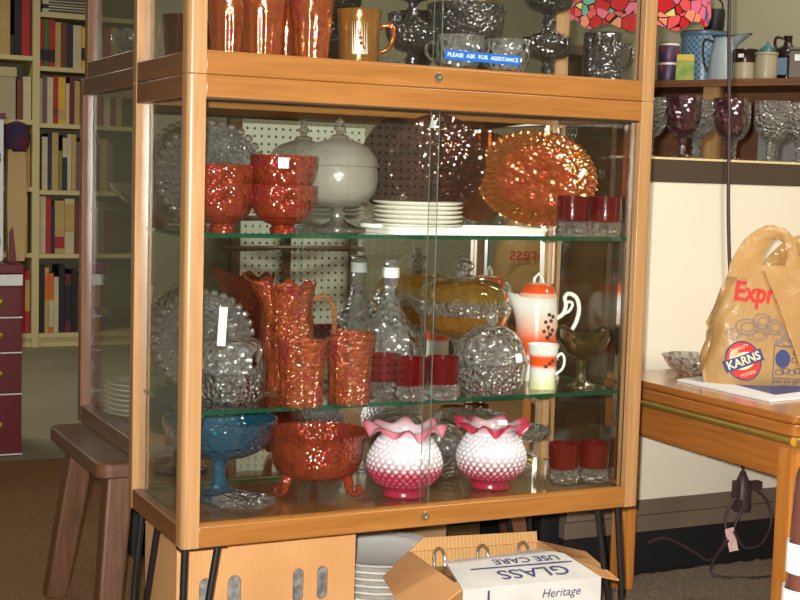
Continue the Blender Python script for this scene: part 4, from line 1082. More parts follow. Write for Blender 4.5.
MB().tube(cr3([(1.495, .424, -.155), (1.46, .42, -.22), (1.39, .39, -.262), (1.38, .37, -.287), (1.46, .34, -.293), (1.56, .33, -.291), (1.62, .36, -.290)], 5), .0034, 8).build('cord', 'cordm', t)
MB().box(-.011, .011, -.0006, .0006, -.028, .028).build('paper_tag', plain('tag_pinkish', srgb(228, 206, 200), .7, noise=(150, srgb(220, 150, 140))), t, smooth=False, loc=(1.462, .414, -.222), rot=(0, -.25, -.4), label='white and pink paper tag')

# polished post at the right edge, close to the camera
t = thing('turned_post', 'polished dark wooden post close to the camera at the right edge', 'post', (.4455, -.9, FLOOR+.001), 0)
pm = wood('dark_polished_post', srgb(74, 42, 36), srgb(104, 62, 52), 2, .12, 1.0)
MB().lathe([(0, 0)]+smoothprof([(.024, 0), (.026, .02), (.025, .20), (.024, .32), (.026, .40), (.022, .47), (.0195, .54), (.016, .58), (0, .60)], 4), 36).build('shaft', pm, t)
MB().lathe([(.0262, .466), (.0262, .500)], 36, lambda an, t_, r_, z_: (.0240, z_)).build('painted_highlight', 'whitep', t, label='painted white flash highlight')  # white bands painted on the shaft stand in for flash highlights
MB().lathe([(.0262, .420), (.0262, .448)], 36, lambda an, t_, r_, z_: (.0264, z_)).build('painted_highlight', 'whitep', t, label='painted white flash highlight')

# ------------------------------------------------------------------ back shelf with crocks
SZ = .955; P0 = Vector((2.186, 1.732, 0)); SRZ = math.atan2(-.86, .51)
def sl_(x, y, z=0):
    q = Matrix.Rotation(SRZ, 4, 'Z') @ Vector((x, y, z)); return (P0.x+q.x, P0.y+q.y, z)
SY = .02
t = thing('wall_shelf', 'long brown wooden shelf carrying crocks behind the counter', 'shelf', (P0.x, P0.y, 0), SRZ)
MB().box(-.8, 1.3, 0, .328, SZ-.022, SZ).build('board', 'shelfwood', t, smooth=False)
MB().box(.150, .205, .01, .05, FLOOR+.001, SZ-.0225).build('support_post', 'pinepost', t, smooth=False)
MB().box(-.8, 1.3, .31, .328, FLOOR+.001, SZ-.0225).box(-.8, 1.3, .06, .31, .60, .62).build('lower_board', 'shelfwood', t, smooth=False)
o = MB().box(-.12, .12, -.02, .02, 0, .19).build('grey_board', 'greyp', smooth=False); o.location = sl_(.40, .22, .6205); o.rotation_euler = (0, 0, SRZ); tag(o, 'grey board leaning under the shelf of crocks behind goblets', 'board')
def xs_(px): return (px-660)*.472/140
def shelf_z(px): return SZ+.0005
def item(name, label, cat, px, dy=0): return thing(name, label, cat, sl_(xs_(px), .07+dy, SZ+.0005), SRZ+.3)
K = 1/309.
t = item('storage_crock', 'large blue crock with white lattice pattern on the wall shelf', 'crock', 678, .16)
m, nt, out = new_mat('blue_lattice_glaze')
vc = coords(nt); sp = nt.nodes.new('ShaderNodeSeparateXYZ'); nt.links.new(vc, sp.inputs[0])
at = N(nt, 'ShaderNodeMath', operation='ARCTAN2'); nt.links.new(sp.outputs['Y'], at.inputs[0]); nt.links.new(sp.outputs['X'], at.inputs[1])
ms = []
for sgn in (1, -1):
    m1 = N(nt, 'ShaderNodeMath', operation='MULTIPLY'); m1.inputs[1].default_value = 3.82; nt.links.new(at.outputs[0], m1.inputs[0])
    m2 = N(nt, 'ShaderNodeMath', operation='MULTIPLY'); m2.inputs[1].default_value = 48*sgn; nt.links.new(sp.outputs['Z'], m2.inputs[0])
    ad = N(nt, 'ShaderNodeMath', operation='ADD'); nt.links.new(m1.outputs[0], ad.inputs[0]); nt.links.new(m2.outputs[0], ad.inputs[1])
    fr = N(nt, 'ShaderNodeMath', operation='FRACT'); nt.links.new(ad.outputs[0], fr.inputs[0])
    lt = N(nt, 'ShaderNodeMath', operation='LESS_THAN'); lt.inputs[1].default_value = .14; nt.links.new(fr.outputs[0], lt.inputs[0]); ms.append(lt)
mxm = N(nt, 'ShaderNodeMath', operation='MAXIMUM'); nt.links.new(ms[0].outputs[0], mxm.inputs[0]); nt.links.new(ms[1].outputs[0], mxm.inputs[1])
mc_ = nt.nodes.new('ShaderNodeMix'); mc_.data_type = 'RGBA'; mc_.inputs[6].default_value = rgba(srgb(62, 112, 152)); mc_.inputs[7].default_value = rgba(srgb(170, 180, 176))
nt.links.new(mxm.outputs[0], mc_.inputs[0])
pb = N(nt, 'ShaderNodeBsdfPrincipled', Roughness=.3); nt.links.new(mc_.outputs[2], pb.inputs['Base Color']); nt.links.new(pb.outputs[0], out.inputs[0])
MB().lathe(vessel(smoothprof([(.070, 0), (.074, .006), (.078, .10), (.078, .165)], 4), .005), 48).build('body', m, t)
MB().lathe([(.080, .165), (.082, .168), (.082, .178), (.074, .178), (.074, .166)], 48).build('rim', colmat('blue_rim', srgb(84, 118, 142), .3), t)
ob = MB().lathe(vessel([(.028, 0), (.034, .01), (.036, .06), (.034, .075)], .004), 24).build('iron_pot', colmat('black_iron', (.012, .012, .013), .5))
tag(ob, 'small black iron pot standing on the rim of the blue lattice crock', 'pot')
MB().tube(cr3([(-.034, 0, .07), (-.03, 0, .10), (0, 0, .115), (.03, 0, .10), (.034, 0, .07)], 4), .003, 8).build('handle', 'black_iron', ob)
o = MB().lathe([(0, .178), (.080, .178), (.080, .182), (0, .182)], 40).build('crock_cover', 'darkwood'); o.location = sl_(xs_(678), .23, SZ+.0009); tag(o, 'flat dark wooden cover on the blue lattice crock', 'lid')
ob.location = sl_(xs_(688), .23, SZ+.1835)
cn = thing('tin_can', 'blue and red tin can, lower of two on the wall shelf', 'can', sl_(xs_(662), .05, SZ+.0005), 0, 'tin cans on the shelf')
MB().lathe([(0, 0), (.034, 0), (.035, .002), (.035, .062), (.034, .064), (0, .064)], 32).build('body', colmat('can_blue', srgb(44, 66, 112), .4, noise=(30, srgb(126, 50, 46))), cn)
MB().lathe([(.0354, .054), (.0356, .061)], 32).build('band', 'china', cn)
c2 = dup(cn, 'blue and red tin can with white band, upper of two on the shelf', sl_(xs_(662), .05, SZ+.065))
t = item('seed_packet', 'green paper seed packet with yellow top on the wall shelf', 'packet', 683, -.045)
MB().add([(-.03, -.018, 0), (.03, -.018, 0), (.03, .018, 0), (-.03, .018, 0), (-.028, -.003, .085), (.028, -.003, .085), (.028, .003, .085), (-.028, .003, .085)], [(0, 3, 2, 1), (4, 5, 6, 7), (0, 1, 5, 4), (1, 2, 6, 5), (2, 3, 7, 6), (3, 0, 4, 7)]).build('packet_body', colmat('packet_green', srgb(120, 150, 62), .5, noise=(40, srgb(170, 176, 90))), t, smooth=False)
MB().box(-.0285, .0285, -.0065, .0062, .066, .086).build('packet_top', colmat('packet_yellow', srgb(216, 186, 60), .5), t, smooth=False, label='yellow folded top')
t = item('enamel_pitcher', 'tall pale grey enamel pitcher with black rim on the wall shelf', 'pitcher', 719, -.02)
MB().lathe(vessel(smoothprof([(.050, 0), (.050, .01), (.044, .08), (.034, .135), (.036, .142)], 4), .003), 40, lambda an, t_, r_, z_: (r_+(.05*max(0, math.cos(an))**5*max(0, (z_-.11)/.03)), z_+.01*max(0, math.cos(an))**5*max(0, (z_-.11)/.03))).build('body', colmat('enamel_grey', srgb(160, 172, 178), .3), t)
MB().tube([(.0365*math.cos(a)+(.05*max(0, math.cos(a))**5), .0365*math.sin(a), .143+.010*max(0, math.cos(a))**5) for a in [2*PI*k/36 for k in range(36)]], .0028, 8, closed=True).build('rim', 'black_iron', t)
MB().tube(cr3([(-.035, 0, .125), (-.062, 0, .135), (-.068, 0, .10), (-.06, 0, .05), (-.049, 0, .03)], 4), .004, 8).build('handle', 'black_iron', t)
def crock(px, r, h, split, ctop, cbot, label, dy=0, lid=None):
    t = item('stoneware_crock', label, 'crock', px, dy)
    MB().lathe(vessel(smoothprof([(r*.92, 0), (r, .008), (r*1.0, h*split)], 4), .004), 40).build('base', cbot, t)
    MB().lathe([(r*1.0, h*split), (r*1.0, h*.9), (r*1.06, h*.92), (r*1.06, h), (r*.92, h), (r*.92, h*split)], 40).build('collar', ctop, t)
    if lid: MB().lathe([(r*1.0, h+.0005), (r*.9, h+.01), (r*.2, h+.024), (r*.1, h+.034), (0, h+.036)], 32).build('lid', lid, t)
    return t
cr_brown = colmat('brown_glaze', srgb(56, 36, 28), .25); cr_beige = colmat('beige_stoneware', srgb(176, 164, 134), .35)
ct = crock(742, .038, .098, .55, cr_brown, cr_beige, 'brown and cream stoneware crock with small label on the wall shelf', -.03)
price_tag(ct, (-.012, -.039, .075), .018, .012, -.3)
crock(763, .036, .086, .70, cr_beige, cr_beige, 'squat beige stoneware crock on the wall shelf', -.03)
crock(752, .030, .100, .60, colmat('teal_glaze', srgb(64, 110, 120), .3), colmat('teal_glaze', srgb(64, 110, 120), .3), 'teal lidded pot behind the squat beige crock', .09, 'teal_glaze')
t = item('glass_jug', 'dark brown glass jug with loop handle and label on the wall shelf', 'jug', 773, .08)
MB().lathe(vessel(smoothprof([(.040, 0), (.043, .008), (.043, .085), (.034, .108), (.015, .122), (.013, .142), (.015, .15)], 4), .003), 36).build('body', colmat('brown_jug_glass', srgb(30, 20, 18), .12, coat=.6), t)
MB().tube(cr3([(-.013, 0, .142), (-.036, 0, .146), (-.042, 0, .125), (-.034, 0, .108)], 4), .005, 8).build('handle', 'brown_jug_glass', t)
MB().box(-.02, .02, -.001, .0, .02, .075).build('paper_label', colmat('pale_blue_label', srgb(120, 150, 176), .6), t, smooth=False, loc=(-.018, -.0415, 0), rot=(0, 0, -.4))
t = item('storage_tin', 'grey brown square tin with white label at the right end of shelf', 'tin', 795, -.03)
MB().box(-.032, .032, -.032, .032, 0, .088).box(-.034, .034, -.034, .034, .088, .098).build('body', colmat('grey_brown_tin', srgb(90, 78, 66), .45), t, smooth=False, bevel=.003)
price_tag(t, (-.004, -.0335, .065), .022, .020, 0)

# stained glass lamp
t = thing('stained_glass_lamp', 'hanging stained glass lamp shade with pink and red roses above the counter', 'lamp', (1.535, .97, 1.035))
m, nt, out = new_mat('stained_glass')
vc = coords(nt)
vo = N(nt, 'ShaderNodeTexVoronoi', Scale=30.0); nt.links.new(vc, vo.inputs['Vector'])
ve = N(nt, 'ShaderNodeTexVoronoi', Scale=30.0, feature='DISTANCE_TO_EDGE'); nt.links.new(vc, ve.inputs['Vector'])
cr = nt.nodes.new('ShaderNodeValToRGB'); cr.color_ramp.interpolation = 'CONSTANT'
els = [(0, srgb(236, 90, 84)), (.22, srgb(238, 116, 136)), (.46, srgb(246, 150, 110)), (.60, srgb(206, 44, 48)), (.78, srgb(120, 176, 150)), (.86, srgb(84, 92, 150)), (.92, srgb(226, 216, 120))]
cr.color_ramp.elements[0].position = 0; cr.color_ramp.elements[0].color = rgba(els[0][1]); cr.color_ramp.elements[1].position = .92; cr.color_ramp.elements[1].color = rgba(els[6][1])
for p_, c_ in els[1:6]:
    e = cr.color_ramp.elements.new(p_); e.color = rgba(c_)
sc_ = nt.nodes.new('ShaderNodeSeparateColor'); nt.links.new(vo.outputs['Color'], sc_.inputs[0]); nt.links.new(sc_.outputs[0], cr.inputs[0])
gt = N(nt, 'ShaderNodeMath', operation='GREATER_THAN'); gt.inputs[1].default_value = .045; nt.links.new(ve.outputs['Distance'], gt.inputs[0])
em = N(nt, 'ShaderNodeEmission', Strength=.75); nt.links.new(cr.outputs[0], em.inputs['Color'])
ld = N(nt, 'ShaderNodeBsdfPrincipled', Roughness=.4, Metallic=.7); ld.inputs['Base Color'].default_value = (.02, .02, .02, 1)
mx = nt.nodes.new('ShaderNodeMixShader'); nt.links.new(gt.outputs[0], mx.inputs[0]); nt.links.new(ld.outputs[0], mx.inputs[1]); nt.links.new(em.outputs[0], mx.inputs[2]); nt.links.new(mx.outputs[0], out.inputs[0])
MB().lathe(smoothprof([(.188, 0), (.186, .04), (.172, .10), (.14, .15), (.09, .185), (.03, .20)], 5)+[(.028, .197)]+smoothprof([(.088, .181), (.138, .146), (.169, .098), (.183, .04), (.185, 0)], 5), 72, lambda an, t_, r_, z_: (r_, z_+(.010*math.cos(9*an) if z_ < .01 else 0))).build('shade', m, t)
MB().lathe([(.03, .198), (.03, .215), (.01, .225), (0, .225)], 24).tube([(0, 0, .22), (0, 0, CE-1.035)], .004, 8).build('chain', 'brass', t)
MB().sphere((0, 0, .08), .03, 16, 10).build('bulb', colmat('frosted_bulb', srgb(240, 232, 214), .4), t)

# ------------------------------------------------------------------ bookcase and books
BY_, BX0, BX1 = 4.93, .40, 1.40
t = thing('bookcase', 'cream painted bookcase full of books at the far left', 'bookcase', (0, 0, 0))
for x in (BX0, .741, BX1):
    MB().box(x, x+.035, BY_, BY_+.26, FLOOR+.001, 1.75).build('upright', 'case', t, smooth=False)
MB().box(BX0, BX1+.035, BY_+.26, BY_+.27, FLOOR+.001, 1.75).build('back_panel', 'caseback', t, smooth=False)
RZ = [1.383, 1.117, .834, .499, .177, -.228]; LZs = [1.163, .846, .512, .180, -.228]
for z in RZ: MB().box(.776, BX1, BY_+.004, BY_+.26, z-.022, z).build('shelf', 'case', t, smooth=False)
for z in LZs: MB().box(BX0+.035, .741, BY_+.004, BY_+.26, z-.022, z).build('shelf', 'case', t, smooth=False)
MB().box(BX0+.035, .741, BY_+.02, BY_+.03, FLOOR+.001, -.25).box(.776, BX1, BY_+.02, BY_+.03, FLOOR+.001, -.25).build('plinth', 'case', t, smooth=False)
BC = dict(red=srgb(176, 34, 40), green=srgb(58, 112, 44), tan=srgb(190, 158, 92), brown=srgb(116, 52, 36), navy=srgb(34, 40, 62), cream=srgb(204, 190, 152), yellow=srgb(222, 176, 44), black=srgb(28, 26, 26), purple=srgb(116, 86, 92), orange=srgb(212, 110, 34), maroon=srgb(104, 30, 44), grey=srgb(120, 118, 110), olive=srgb(128, 124, 60), blue=srgb(60, 80, 120))
for k, c in BC.items(): M['book_'+k] = plain('book_'+k, c, .55, noise=(9, tuple(min(1, q*.82) for q in c)))
M['bookpages'] = plain('book_pages', srgb(206, 196, 168), .8)
ORD = ['first', 'second', 'third', 'fourth', 'fifth', 'sixth', 'seventh', 'eighth', 'ninth', 'tenth', 'eleventh', 'twelfth', 'thirteenth', 'fourteenth', 'fifteenth', 'sixteenth', 'seventeenth', 'eighteenth']
def make_book(col, x, z, w, h, label, group, band=None, d=.17):
    o = thing('book', label, 'book', (x+w/2, BY_+.02, z+.0005), 0, group)
    MB().box(-w/2, w/2, 0, .004, 0, h).box(-w/2, -w/2+.0025, .004, d, 0, h).box(w/2-.0025, w/2, .004, d, 0, h).build('cover', 'book_'+col, o, smooth=False, bevel=.0015)
    MB().box(-w/2+.003, w/2-.003, .005, d-.005, .003, h-.004).build('pages', 'bookpages', o, smooth=False)
    if band: MB().box(-w/2-.0002, w/2+.0002, -.0008, .001, h*band[1], h*band[2]).build('title_band', 'book_'+band[0], o, smooth=False, label=band[0]+' title band')
    return o
def row(spec, x, z, where, group):
    for i, s in enumerate(spec):
        col, w, h = s[:3]; band = s[3] if len(s) > 3 else None
        size = 'thin' if w < .022 else ('thick' if w > .04 else 'upright')
        make_book(col, x, z, w-.0015, h, '%s %s book, %s from the left on %s' % (size, col, ORD[i], where), group, band)
        x += w
rX = .780
row([('red', .022, .235, ('black', .12, .36)), ('green', .023, .235, ('black', .12, .36)), ('red', .030, .235, ('black', .1, .36)), ('tan', .030, .225), ('brown', .030, .225), ('navy', .030, .222), ('cream', .042, .215), ('yellow', .026, .21, ('black', .2, .5)), ('brown', .03, .22), ('cream', .03, .2), ('green', .03, .22), ('red', .034, .215), ('tan', .04, .22), ('navy', .03, .21), ('cream', .04, .22)], rX, RZ[1], 'the second bookcase shelf down', 'books on the second shelf')
row([('cream', .015, .225), ('purple', .022, .235), ('cream', .031, .232), ('red', .024, .240, ('brown', .2, .35)), ('yellow', .038, .235, ('tan', .1, .3)), ('cream', .020, .205), ('maroon', .024, .24), ('tan', .028, .22), ('grey', .03, .2), ('olive', .032, .235), ('navy', .03, .22), ('red', .03, .235), ('cream', .034, .22), ('brown', .03, .21), ('tan', .03, .22)], rX, RZ[2], 'the third bookcase shelf down', 'books on the third shelf')
row([('black', .012, .285), ('cream', .030, .268), ('navy', .020, .285), ('tan', .034, .29), ('olive', .020, .20), ('navy', .024, .28, ('cream', .6, .95)), ('cream', .022, .285), ('tan', .024, .285), ('purple', .03, .25), ('brown', .03, .27), ('cream', .03, .26), ('navy', .03, .24), ('tan', .04, .27), ('grey', .03, .25)], rX, RZ[3], 'the fourth bookcase shelf down', 'books on the fourth shelf')
row([('cream', .034, .29), ('red', .027, .285), ('navy', .018, .24), ('tan', .050, .27, ('red', .1, .32)), ('cream', .050, .28, ('tan', .4, .9)), ('brown', .03, .27), ('red', .03, .25, ('cream', .3, .6)), ('tan', .03, .26), ('cream', .034, .27), ('grey', .03, .27), ('brown', .04, .26)], rX, RZ[4], 'the fifth bookcase shelf down', 'books on the fifth shelf')
row([('black', .030, .345), ('tan', .022, .335, ('orange', .5, .9)), ('orange', .024, .305, ('cream', .1, .55)), ('cream', .026, .285), ('black', .030, .345), ('maroon', .034, .30, ('black', .2, .8)), ('black', .03, .32), ('brown', .03, .29), ('cream', .03, .30), ('red', .03, .28), ('tan', .03, .30)], rX, RZ[5], 'the lowest bookcase shelf', 'books on the lowest shelf')
row([('tan', .05, .29), ('black', .02, .1), ('black', .034, .29), ('red', .042, .29)], .585, LZs[0], 'the top shelf of the left bay', 'books in the left bay')
row([('brown', .030, .20), ('cream', .040, .215)], .668, LZs[1], 'the left bay beside the cream storage box', 'books in the left bay')
row([('tan', .040, .285)], .695, LZs[2], 'the left bay behind the hanging paper bag', 'books in the left bay')
row([('yellow', .024, .305), ('black', .012, .28)], .700, LZs[3], 'the left bay above the red binders', 'books in the left bay')
row([('red', .022, .31), ('red', .024, .32, ('tan', .35, .85))], .690, LZs[4], 'the lowest shelf of the left bay', 'books in the left bay')
for i, (col, h) in enumerate((('cream', .022), ('navy', .020), ('cream', .02))):
    zz = RZ[0]+.0005+sum((.022, .020, .02)[:i])+i*.0005
    o = MB().box(0, .30, 0, .2, 0, h).build('book', 'book_'+col, smooth=False, bevel=.002); o.location = (.79, BY_+.015, zz)
    tag(o, '%s book lying flat, %s of three on the top shelf' % (col, ['bottom', 'middle', 'top'][i]), 'book', 'flat books on the top shelf')
    MB().box(.03, .24, -.0008, .001, h*.3, h*.7).build('title_band', 'book_'+('navy' if col == 'cream' else 'cream'), o, smooth=False)
# storage box on left bay
t = thing('storage_box', 'cream lidded storage box in the left bay of the bookcase', 'box', (.572, BY_-.0+.02, LZs[1]+.0005))
MB().box(-.13, .09, 0, .2, 0, .21).build('box_body', colmat('cream_card', srgb(172, 158, 128), .7), t, smooth=False, bevel=.003)
MB().box(-.135, .095, -.004, .204, .2102, .258).build('lid', colmat('cream_card_lid', srgb(188, 172, 128), .7), t, smooth=False, bevel=.003)

# dresser
t = thing('drawer_chest', 'dark red chest of drawers at the left edge of the photo', 'chest of drawers', (0, 0, 0))
MB().box(-.30, .186, 2.272, 2.62, FLOOR+.001, .272).build('carcass', 'maroon', t, smooth=False, bevel=.003)
MB().box(-.31, .190, 2.262, 2.625, .2725, .302).build('top', 'maroon', t, smooth=False, bevel=.003)
MB().box(-.30, .1865, 2.266, 2.272, .236, .270).build('white_trim', 'whitep', t, smooth=False, label='white strip under the top')
for (z0_, z1_) in ((.140, .232), (.030, .134), (-.10, .024), (-.29, -.106)):
    d_ = MB().box(-.296, .183, 2.258, 2.272, z0_, z1_).build('drawer', 'maroon', t, smooth=False, bevel=.002)
    MB().sphere((.112, 2.246, (z0_+z1_)/2), .014, 14, 10).build('knob', 'brass', d_)
    MB().box(-.296, .185, 2.2575, 2.271, z0_-.005, z0_-.001).build('white_edge', 'whitep', d_, smooth=False, label='thin white edge')
t = thing('small_cabinet', 'white framed grey cabinet standing on the dark red chest', 'cabinet', (0, 2.40, .3025))
MB().box(-.22, .152, 0, .18, 0, .45).build('carcass', 'whitep', t, smooth=False, bevel=.004)
dr = MB().box(-.19, .117, -.004, .0, .03, .40).build('door', 'greyp', t, smooth=False, label='grey door panel')
MB().box(.108, .140, -.012, -.004, .048, .074).box(.108, .140, -.012, -.004, .315, .342).build('latch', 'black_iron', dr, smooth=False)
MB().box(-.19, .10, -.0055, -.004, .252, .272).build('red_stripe', 'inkred', dr, smooth=False)
MB().box(-.23, .156, -.01, .185, .4502, .468).build('top', 'maroon', t, smooth=False, label='dark red top board')
# hanging bag and cap on the side of the cabinet
o = MB().add([(-.028, -.02, 0), (.022, -.02, 0), (.022, .02, 0), (-.028, .02, 0), (-.034, -.026, .18), (.028, -.026, .18), (.028, .026, .18), (-.034, .026, .18), (-.030, -.02, .355), (.024, -.02, .355), (.024, .02, .355), (-.03, .02, .355)], [(0, 3, 2, 1), (0, 1, 5, 4), (1, 2, 6, 5), (2, 3, 7, 6), (3, 0, 4, 7), (4, 5, 9, 8), (5, 6, 10, 9), (6, 7, 11, 10), (7, 4, 8, 11), (8, 9, 10, 11)]).build('paper_bag', colmat('brown_paper', srgb(176, 148, 100), .85), smooth=False)
o.location = (.197, 2.43, .3030); tag(o, 'tall slim brown paper bag standing beside the white cabinet', 'bag')
o = MB().lathe(smoothprof([(.034, 0), (.040, .02), (.040, .055), (.030, .08), (.0, .092)], 5), 28).add([(-.02, -.03, 0), (.02, -.03, 0), (.025, -.06, -.008), (-.025, -.06, -.008)], [(0, 1, 2, 3)]).build('cloth_cap', colmat('navy_cloth', srgb(30, 36, 70), .9, noise=(20, srgb(90, 30, 40))))
o.location = (.197, 2.43, .659); tag(o, 'navy and red cloth cap resting on top of the brown paper bag', 'cap')
o = MB().add([(-.012, -.004, 0), (.012, -.004, 0), (.012, .004, 0), (-.012, .004, 0), (-.010, -.004, .095), (.0, -.004, .11), (.0, .004, .11), (-.010, .004, .095)], [(0, 3, 2, 1), (4, 5, 6, 7), (0, 1, 5, 4), (1, 2, 6, 5), (2, 3, 7, 6), (3, 0, 4, 7)]).build('strap', 'maroon', smooth=False)
o.location = (.176, 2.378, .3025); tag(o, 'short maroon strap standing before the brown paper bag', 'strap')

# ------------------------------------------------------------------ room
structure(MB().box(-3.2, 3.6, -2.75, 5.6, FLOOR-.05, FLOOR).build('floor', 'floor', smooth=False))
cp = MB().box(-2.5, 2.55, -2.6, 2.19, FLOOR, FLOOR+.0008).build('carpet', 'carpet', smooth=False); structure(cp)
def rug_mesh():
    b = MB(); rg = random.Random(3); nx, ny = 60, 46; x0, x1, y0, y1 = .93, 1.9, -.45, .455; V = []
    for j in range(ny+1):
        for i in range(nx+1):
            V.append((x0+(x1-x0)*i/nx+rg.uniform(-.004, .004), y0+(y1-y0)*j/ny+rg.uniform(-.004, .004), FLOOR+.004+rg.uniform(0, .007)))
    b.add(V, [(j*(nx+1)+i, j*(nx+1)+i+1, (j+1)*(nx+1)+i+1, (j+1)*(nx+1)+i) for j in range(ny) for i in range(nx)])
    return b
o = rug_mesh().build('shag_rug', 'rug'); tag(o, 'beige shag rug on the floor under the polished table', 'rug')
structure(MB().box(-3.2, 1.93, 5.5, 5.6, FLOOR, CE).build('wall_back', 'wallroom', smooth=False))
structure(MB().box(-1.25, 2.2, .33, .40, FLOOR, CE).build('wall_right_back', 'wall', smooth=False, loc=(P0.x, P0.y, 0), rot=(0, 0, SRZ)))
structure(MB().box(1.86, 1.93, 2.98, 5.5, FLOOR, CE).build('wall_inner', 'wall', smooth=False))
structure(MB().box(3.5, 3.6, -2.75, 1.95, FLOOR, CE).build('wall_right', 'wall', smooth=False))
structure(MB().box(-3.3, -3.2, -2.75, 5.6, FLOOR, CE).build('wall_left', 'wallroom', smooth=False))
structure(MB().box(-3.3, 3.6, -2.85, -2.75, FLOOR, CE).build('wall_front', 'wallroom', smooth=False))
structure(MB().box(-3.3, 3.6, -2.85, 5.6, CE, CE+.05).build('ceiling', 'ceil', smooth=False))
structure(MB().box(.44, .465, .315, .33, 1.0, 1.22).box(.44, .9, .315, .33, 1.19, 1.22).box(.465, .9, .320, .33, 1.0, 1.19, 1).build('window_1', ['darkwood', 'kick'], smooth=False, loc=(P0.x, P0.y, 0), rot=(0, 0, SRZ)))

# pegboard wall and racks behind the camera, seen in the mirror back
m, nt, out = new_mat('white_pegboard')
vc = coords(nt); sp = nt.nodes.new('ShaderNodeSeparateXYZ'); nt.links.new(vc, sp.inputs[0]); sq = []
for ax in ('X', 'Z'):
    mu = N(nt, 'ShaderNodeMath', operation='MULTIPLY'); mu.inputs[1].default_value = 1/.031; nt.links.new(sp.outputs[ax], mu.inputs[0])
    fr = N(nt, 'ShaderNodeMath', operation='FRACT'); nt.links.new(mu.outputs[0], fr.inputs[0])
    sb = N(nt, 'ShaderNodeMath', operation='SUBTRACT'); sb.inputs[1].default_value = .5; nt.links.new(fr.outputs[0], sb.inputs[0])
    pw_ = N(nt, 'ShaderNodeMath', operation='POWER'); pw_.inputs[1].default_value = 2; ab = N(nt, 'ShaderNodeMath', operation='ABSOLUTE'); nt.links.new(sb.outputs[0], ab.inputs[0]); nt.links.new(ab.outputs[0], pw_.inputs[0]); sq.append(pw_)
ad = N(nt, 'ShaderNodeMath', operation='ADD'); nt.links.new(sq[0].outputs[0], ad.inputs[0]); nt.links.new(sq[1].outputs[0], ad.inputs[1])
lt = N(nt, 'ShaderNodeMath', operation='LESS_THAN'); lt.inputs[1].default_value = .030; nt.links.new(ad.outputs[0], lt.inputs[0])
mi_ = nt.nodes.new('ShaderNodeMix'); mi_.data_type = 'RGBA'; mi_.inputs[6].default_value = rgba(srgb(206, 210, 196)); mi_.inputs[7].default_value = rgba(srgb(50, 50, 46)); nt.links.new(lt.outputs[0], mi_.inputs[0])
pb = N(nt, 'ShaderNodeBsdfPrincipled', Roughness=.6); nt.links.new(mi_.outputs[2], pb.inputs['Base Color']); nt.links.new(pb.outputs[0], out.inputs[0])
o = MB().box(1.23, 1.78, -2.60, -2.594, FLOOR+.001, .81).build('pegboard', m, smooth=False); tag(o, 'white pegboard panel reflected in the mirror back of the case', 'pegboard')
o = MB().box(1.175, 1.226, -2.62, -2.57, FLOOR+.001, 1.3).build('wooden_post', 'darkwood', smooth=False); tag(o, 'dark wooden post beside the pegboard reflected in the mirror', 'post')
t = thing('display_rack', 'dark curved wooden rack before the pegboard reflected behind the middle shelf', 'rack', (0, 0, FLOOR+.001))
for z in (.60, .72, .79):
    MB().tube([(1.15+.34*(1-math.cos(a))/1.0*.9, -2.56+.16*math.sin(a), z+.015*math.sin(a)) for a in [PI*k/14 for k in range(15)]], .011, 10).build('rail', 'darkwood', t)
for x in (1.18, 1.40, 1.70): MB().box(x, x+.03, -2.56, -2.53, 0, .82).build('upright', 'darkwood', t, smooth=False)
t = thing('low_cabinet', 'low brown cabinet behind the camera reflected in the mirror back', 'cabinet', (0, 0, FLOOR+.001))
MB().box(2.05, 2.85, -2.60, -2.15, 0, .34).build('carcass', 'darkwood', t, smooth=False)
MB().box(2.08, 2.43, -2.152, -2.146, .03, .31).build('door', 'shelfwood', t, smooth=False); MB().box(2.47, 2.82, -2.152, -2.146, .03, .31).build('door', 'shelfwood', t, smooth=False)
t = thing('carrier_bag', 'tan plastic bag with red letters seen reflected behind the china pot', 'bag', (2.44, -2.36, FLOOR+.3415))
MB().lathe([(0, 0), (.13, 0), (.15, .03), (.15, .22), (.12, .33), (.06, .42), (.03, .46), (0, .46)], 40, lambda an, t_, r_, z_: (r_*(1+.05*math.cos(7*an+z_*20)), z_), mat=Matrix.Diagonal((1, .6, 1, 1))).build('body', 'bag', t)
v, f = text_mesh('Express', .085, .001)
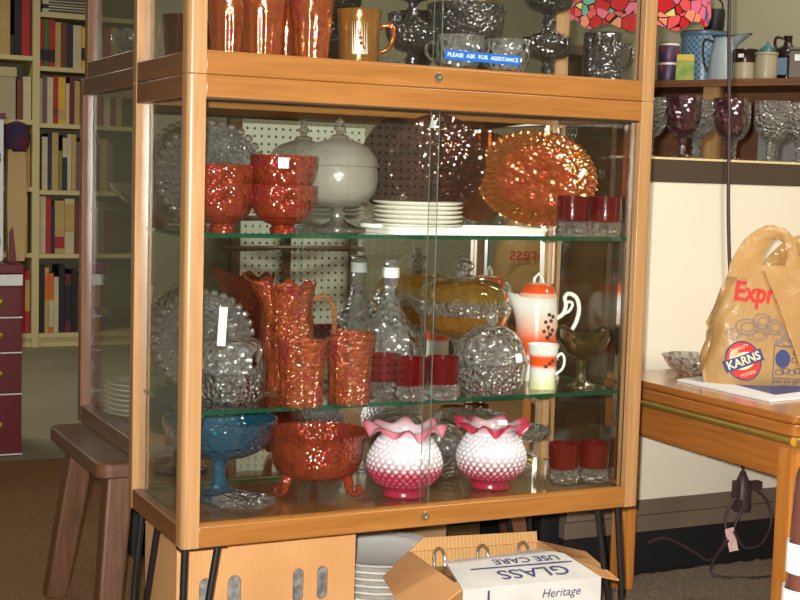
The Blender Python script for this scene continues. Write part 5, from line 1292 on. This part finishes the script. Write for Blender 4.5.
MB().add(v, f, mat=Matrix.Translation((0, .0985, .26)) @ Matrix.Rotation(PI, 4, 'Z') @ Matrix.Rotation(PI/2, 4, 'X')).build('lettering', 'inkred', t, smooth=False)

# ------------------------------------------------------------------ lights
def area(name, loc, rot, sx, sy, power, col):
    l = bpy.data.lights.new(name, 'AREA'); l.shape = 'RECTANGLE'; l.size = sx; l.size_y = sy; l.energy = power; l.color = col
    o = bpy.data.objects.new(name, l); COL.objects.link(o); o.location = loc; o.rotation_euler = rot
    return o
for i, (x, y, e) in enumerate(((-.6, 3.6, 18), (-1.6, -1.9, 7), (1.6, -1.2, 40), (2.5, 1.0, 9))):  # lamps added out of view, for room fill and reflections in the glass
    tt = thing('added_ceiling_fill', 'added unseen ceiling fill light, %s' % ['above the bookcase aisle', 'left of the camera', 'right of the camera', 'above the counter'][i], 'ceiling light', (x, y, CE-.06), 0, 'added ceiling fill lights')
    MB().box(-.6, .6, -.09, .09, .0, .058).build('housing', 'whitep', tt, smooth=False)
    area('room_fill_light', (x, y, CE-.064), (0, 0, 0), 1.15, .16, e, (1, .95, .82))
fl = bpy.data.lights.new('camera_flash', 'AREA'); fl.shape = 'DISK'; fl.size = .035; fl.energy = 30; fl.color = (1, .975, .93); fl.spread = math.radians(120)
fo = bpy.data.objects.new('camera_flash', fl); COL.objects.link(fo)
fm = mw.copy(); fm.translation = CP+uu*.035-rr*.03+f2*.02; fo.matrix_world = fm
w = bpy.data.worlds.new('room'); scn.world = w; w.use_nodes = True
w.node_tree.nodes['Background'].inputs[0].default_value = (.9, .85, .72, 1); w.node_tree.nodes['Background'].inputs[1].default_value = .08

scn.view_settings.view_transform = 'Standard'; scn.view_settings.look = 'None'; scn.view_settings.gamma = 1
scn.view_settings.use_curve_mapping = False; scn.view_settings.exposure = 0.48
c = scn.cycles
c.use_denoising = True
c.max_bounces = 12; c.transparent_max_bounces = 48; c.glossy_bounces = 6; c.transmission_bounces = 8; c.diffuse_bounces = 4
c.caustics_reflective = True; c.blur_glossy = .6; c.caustics_refractive = False; c.sample_clamp_indirect = 4.0
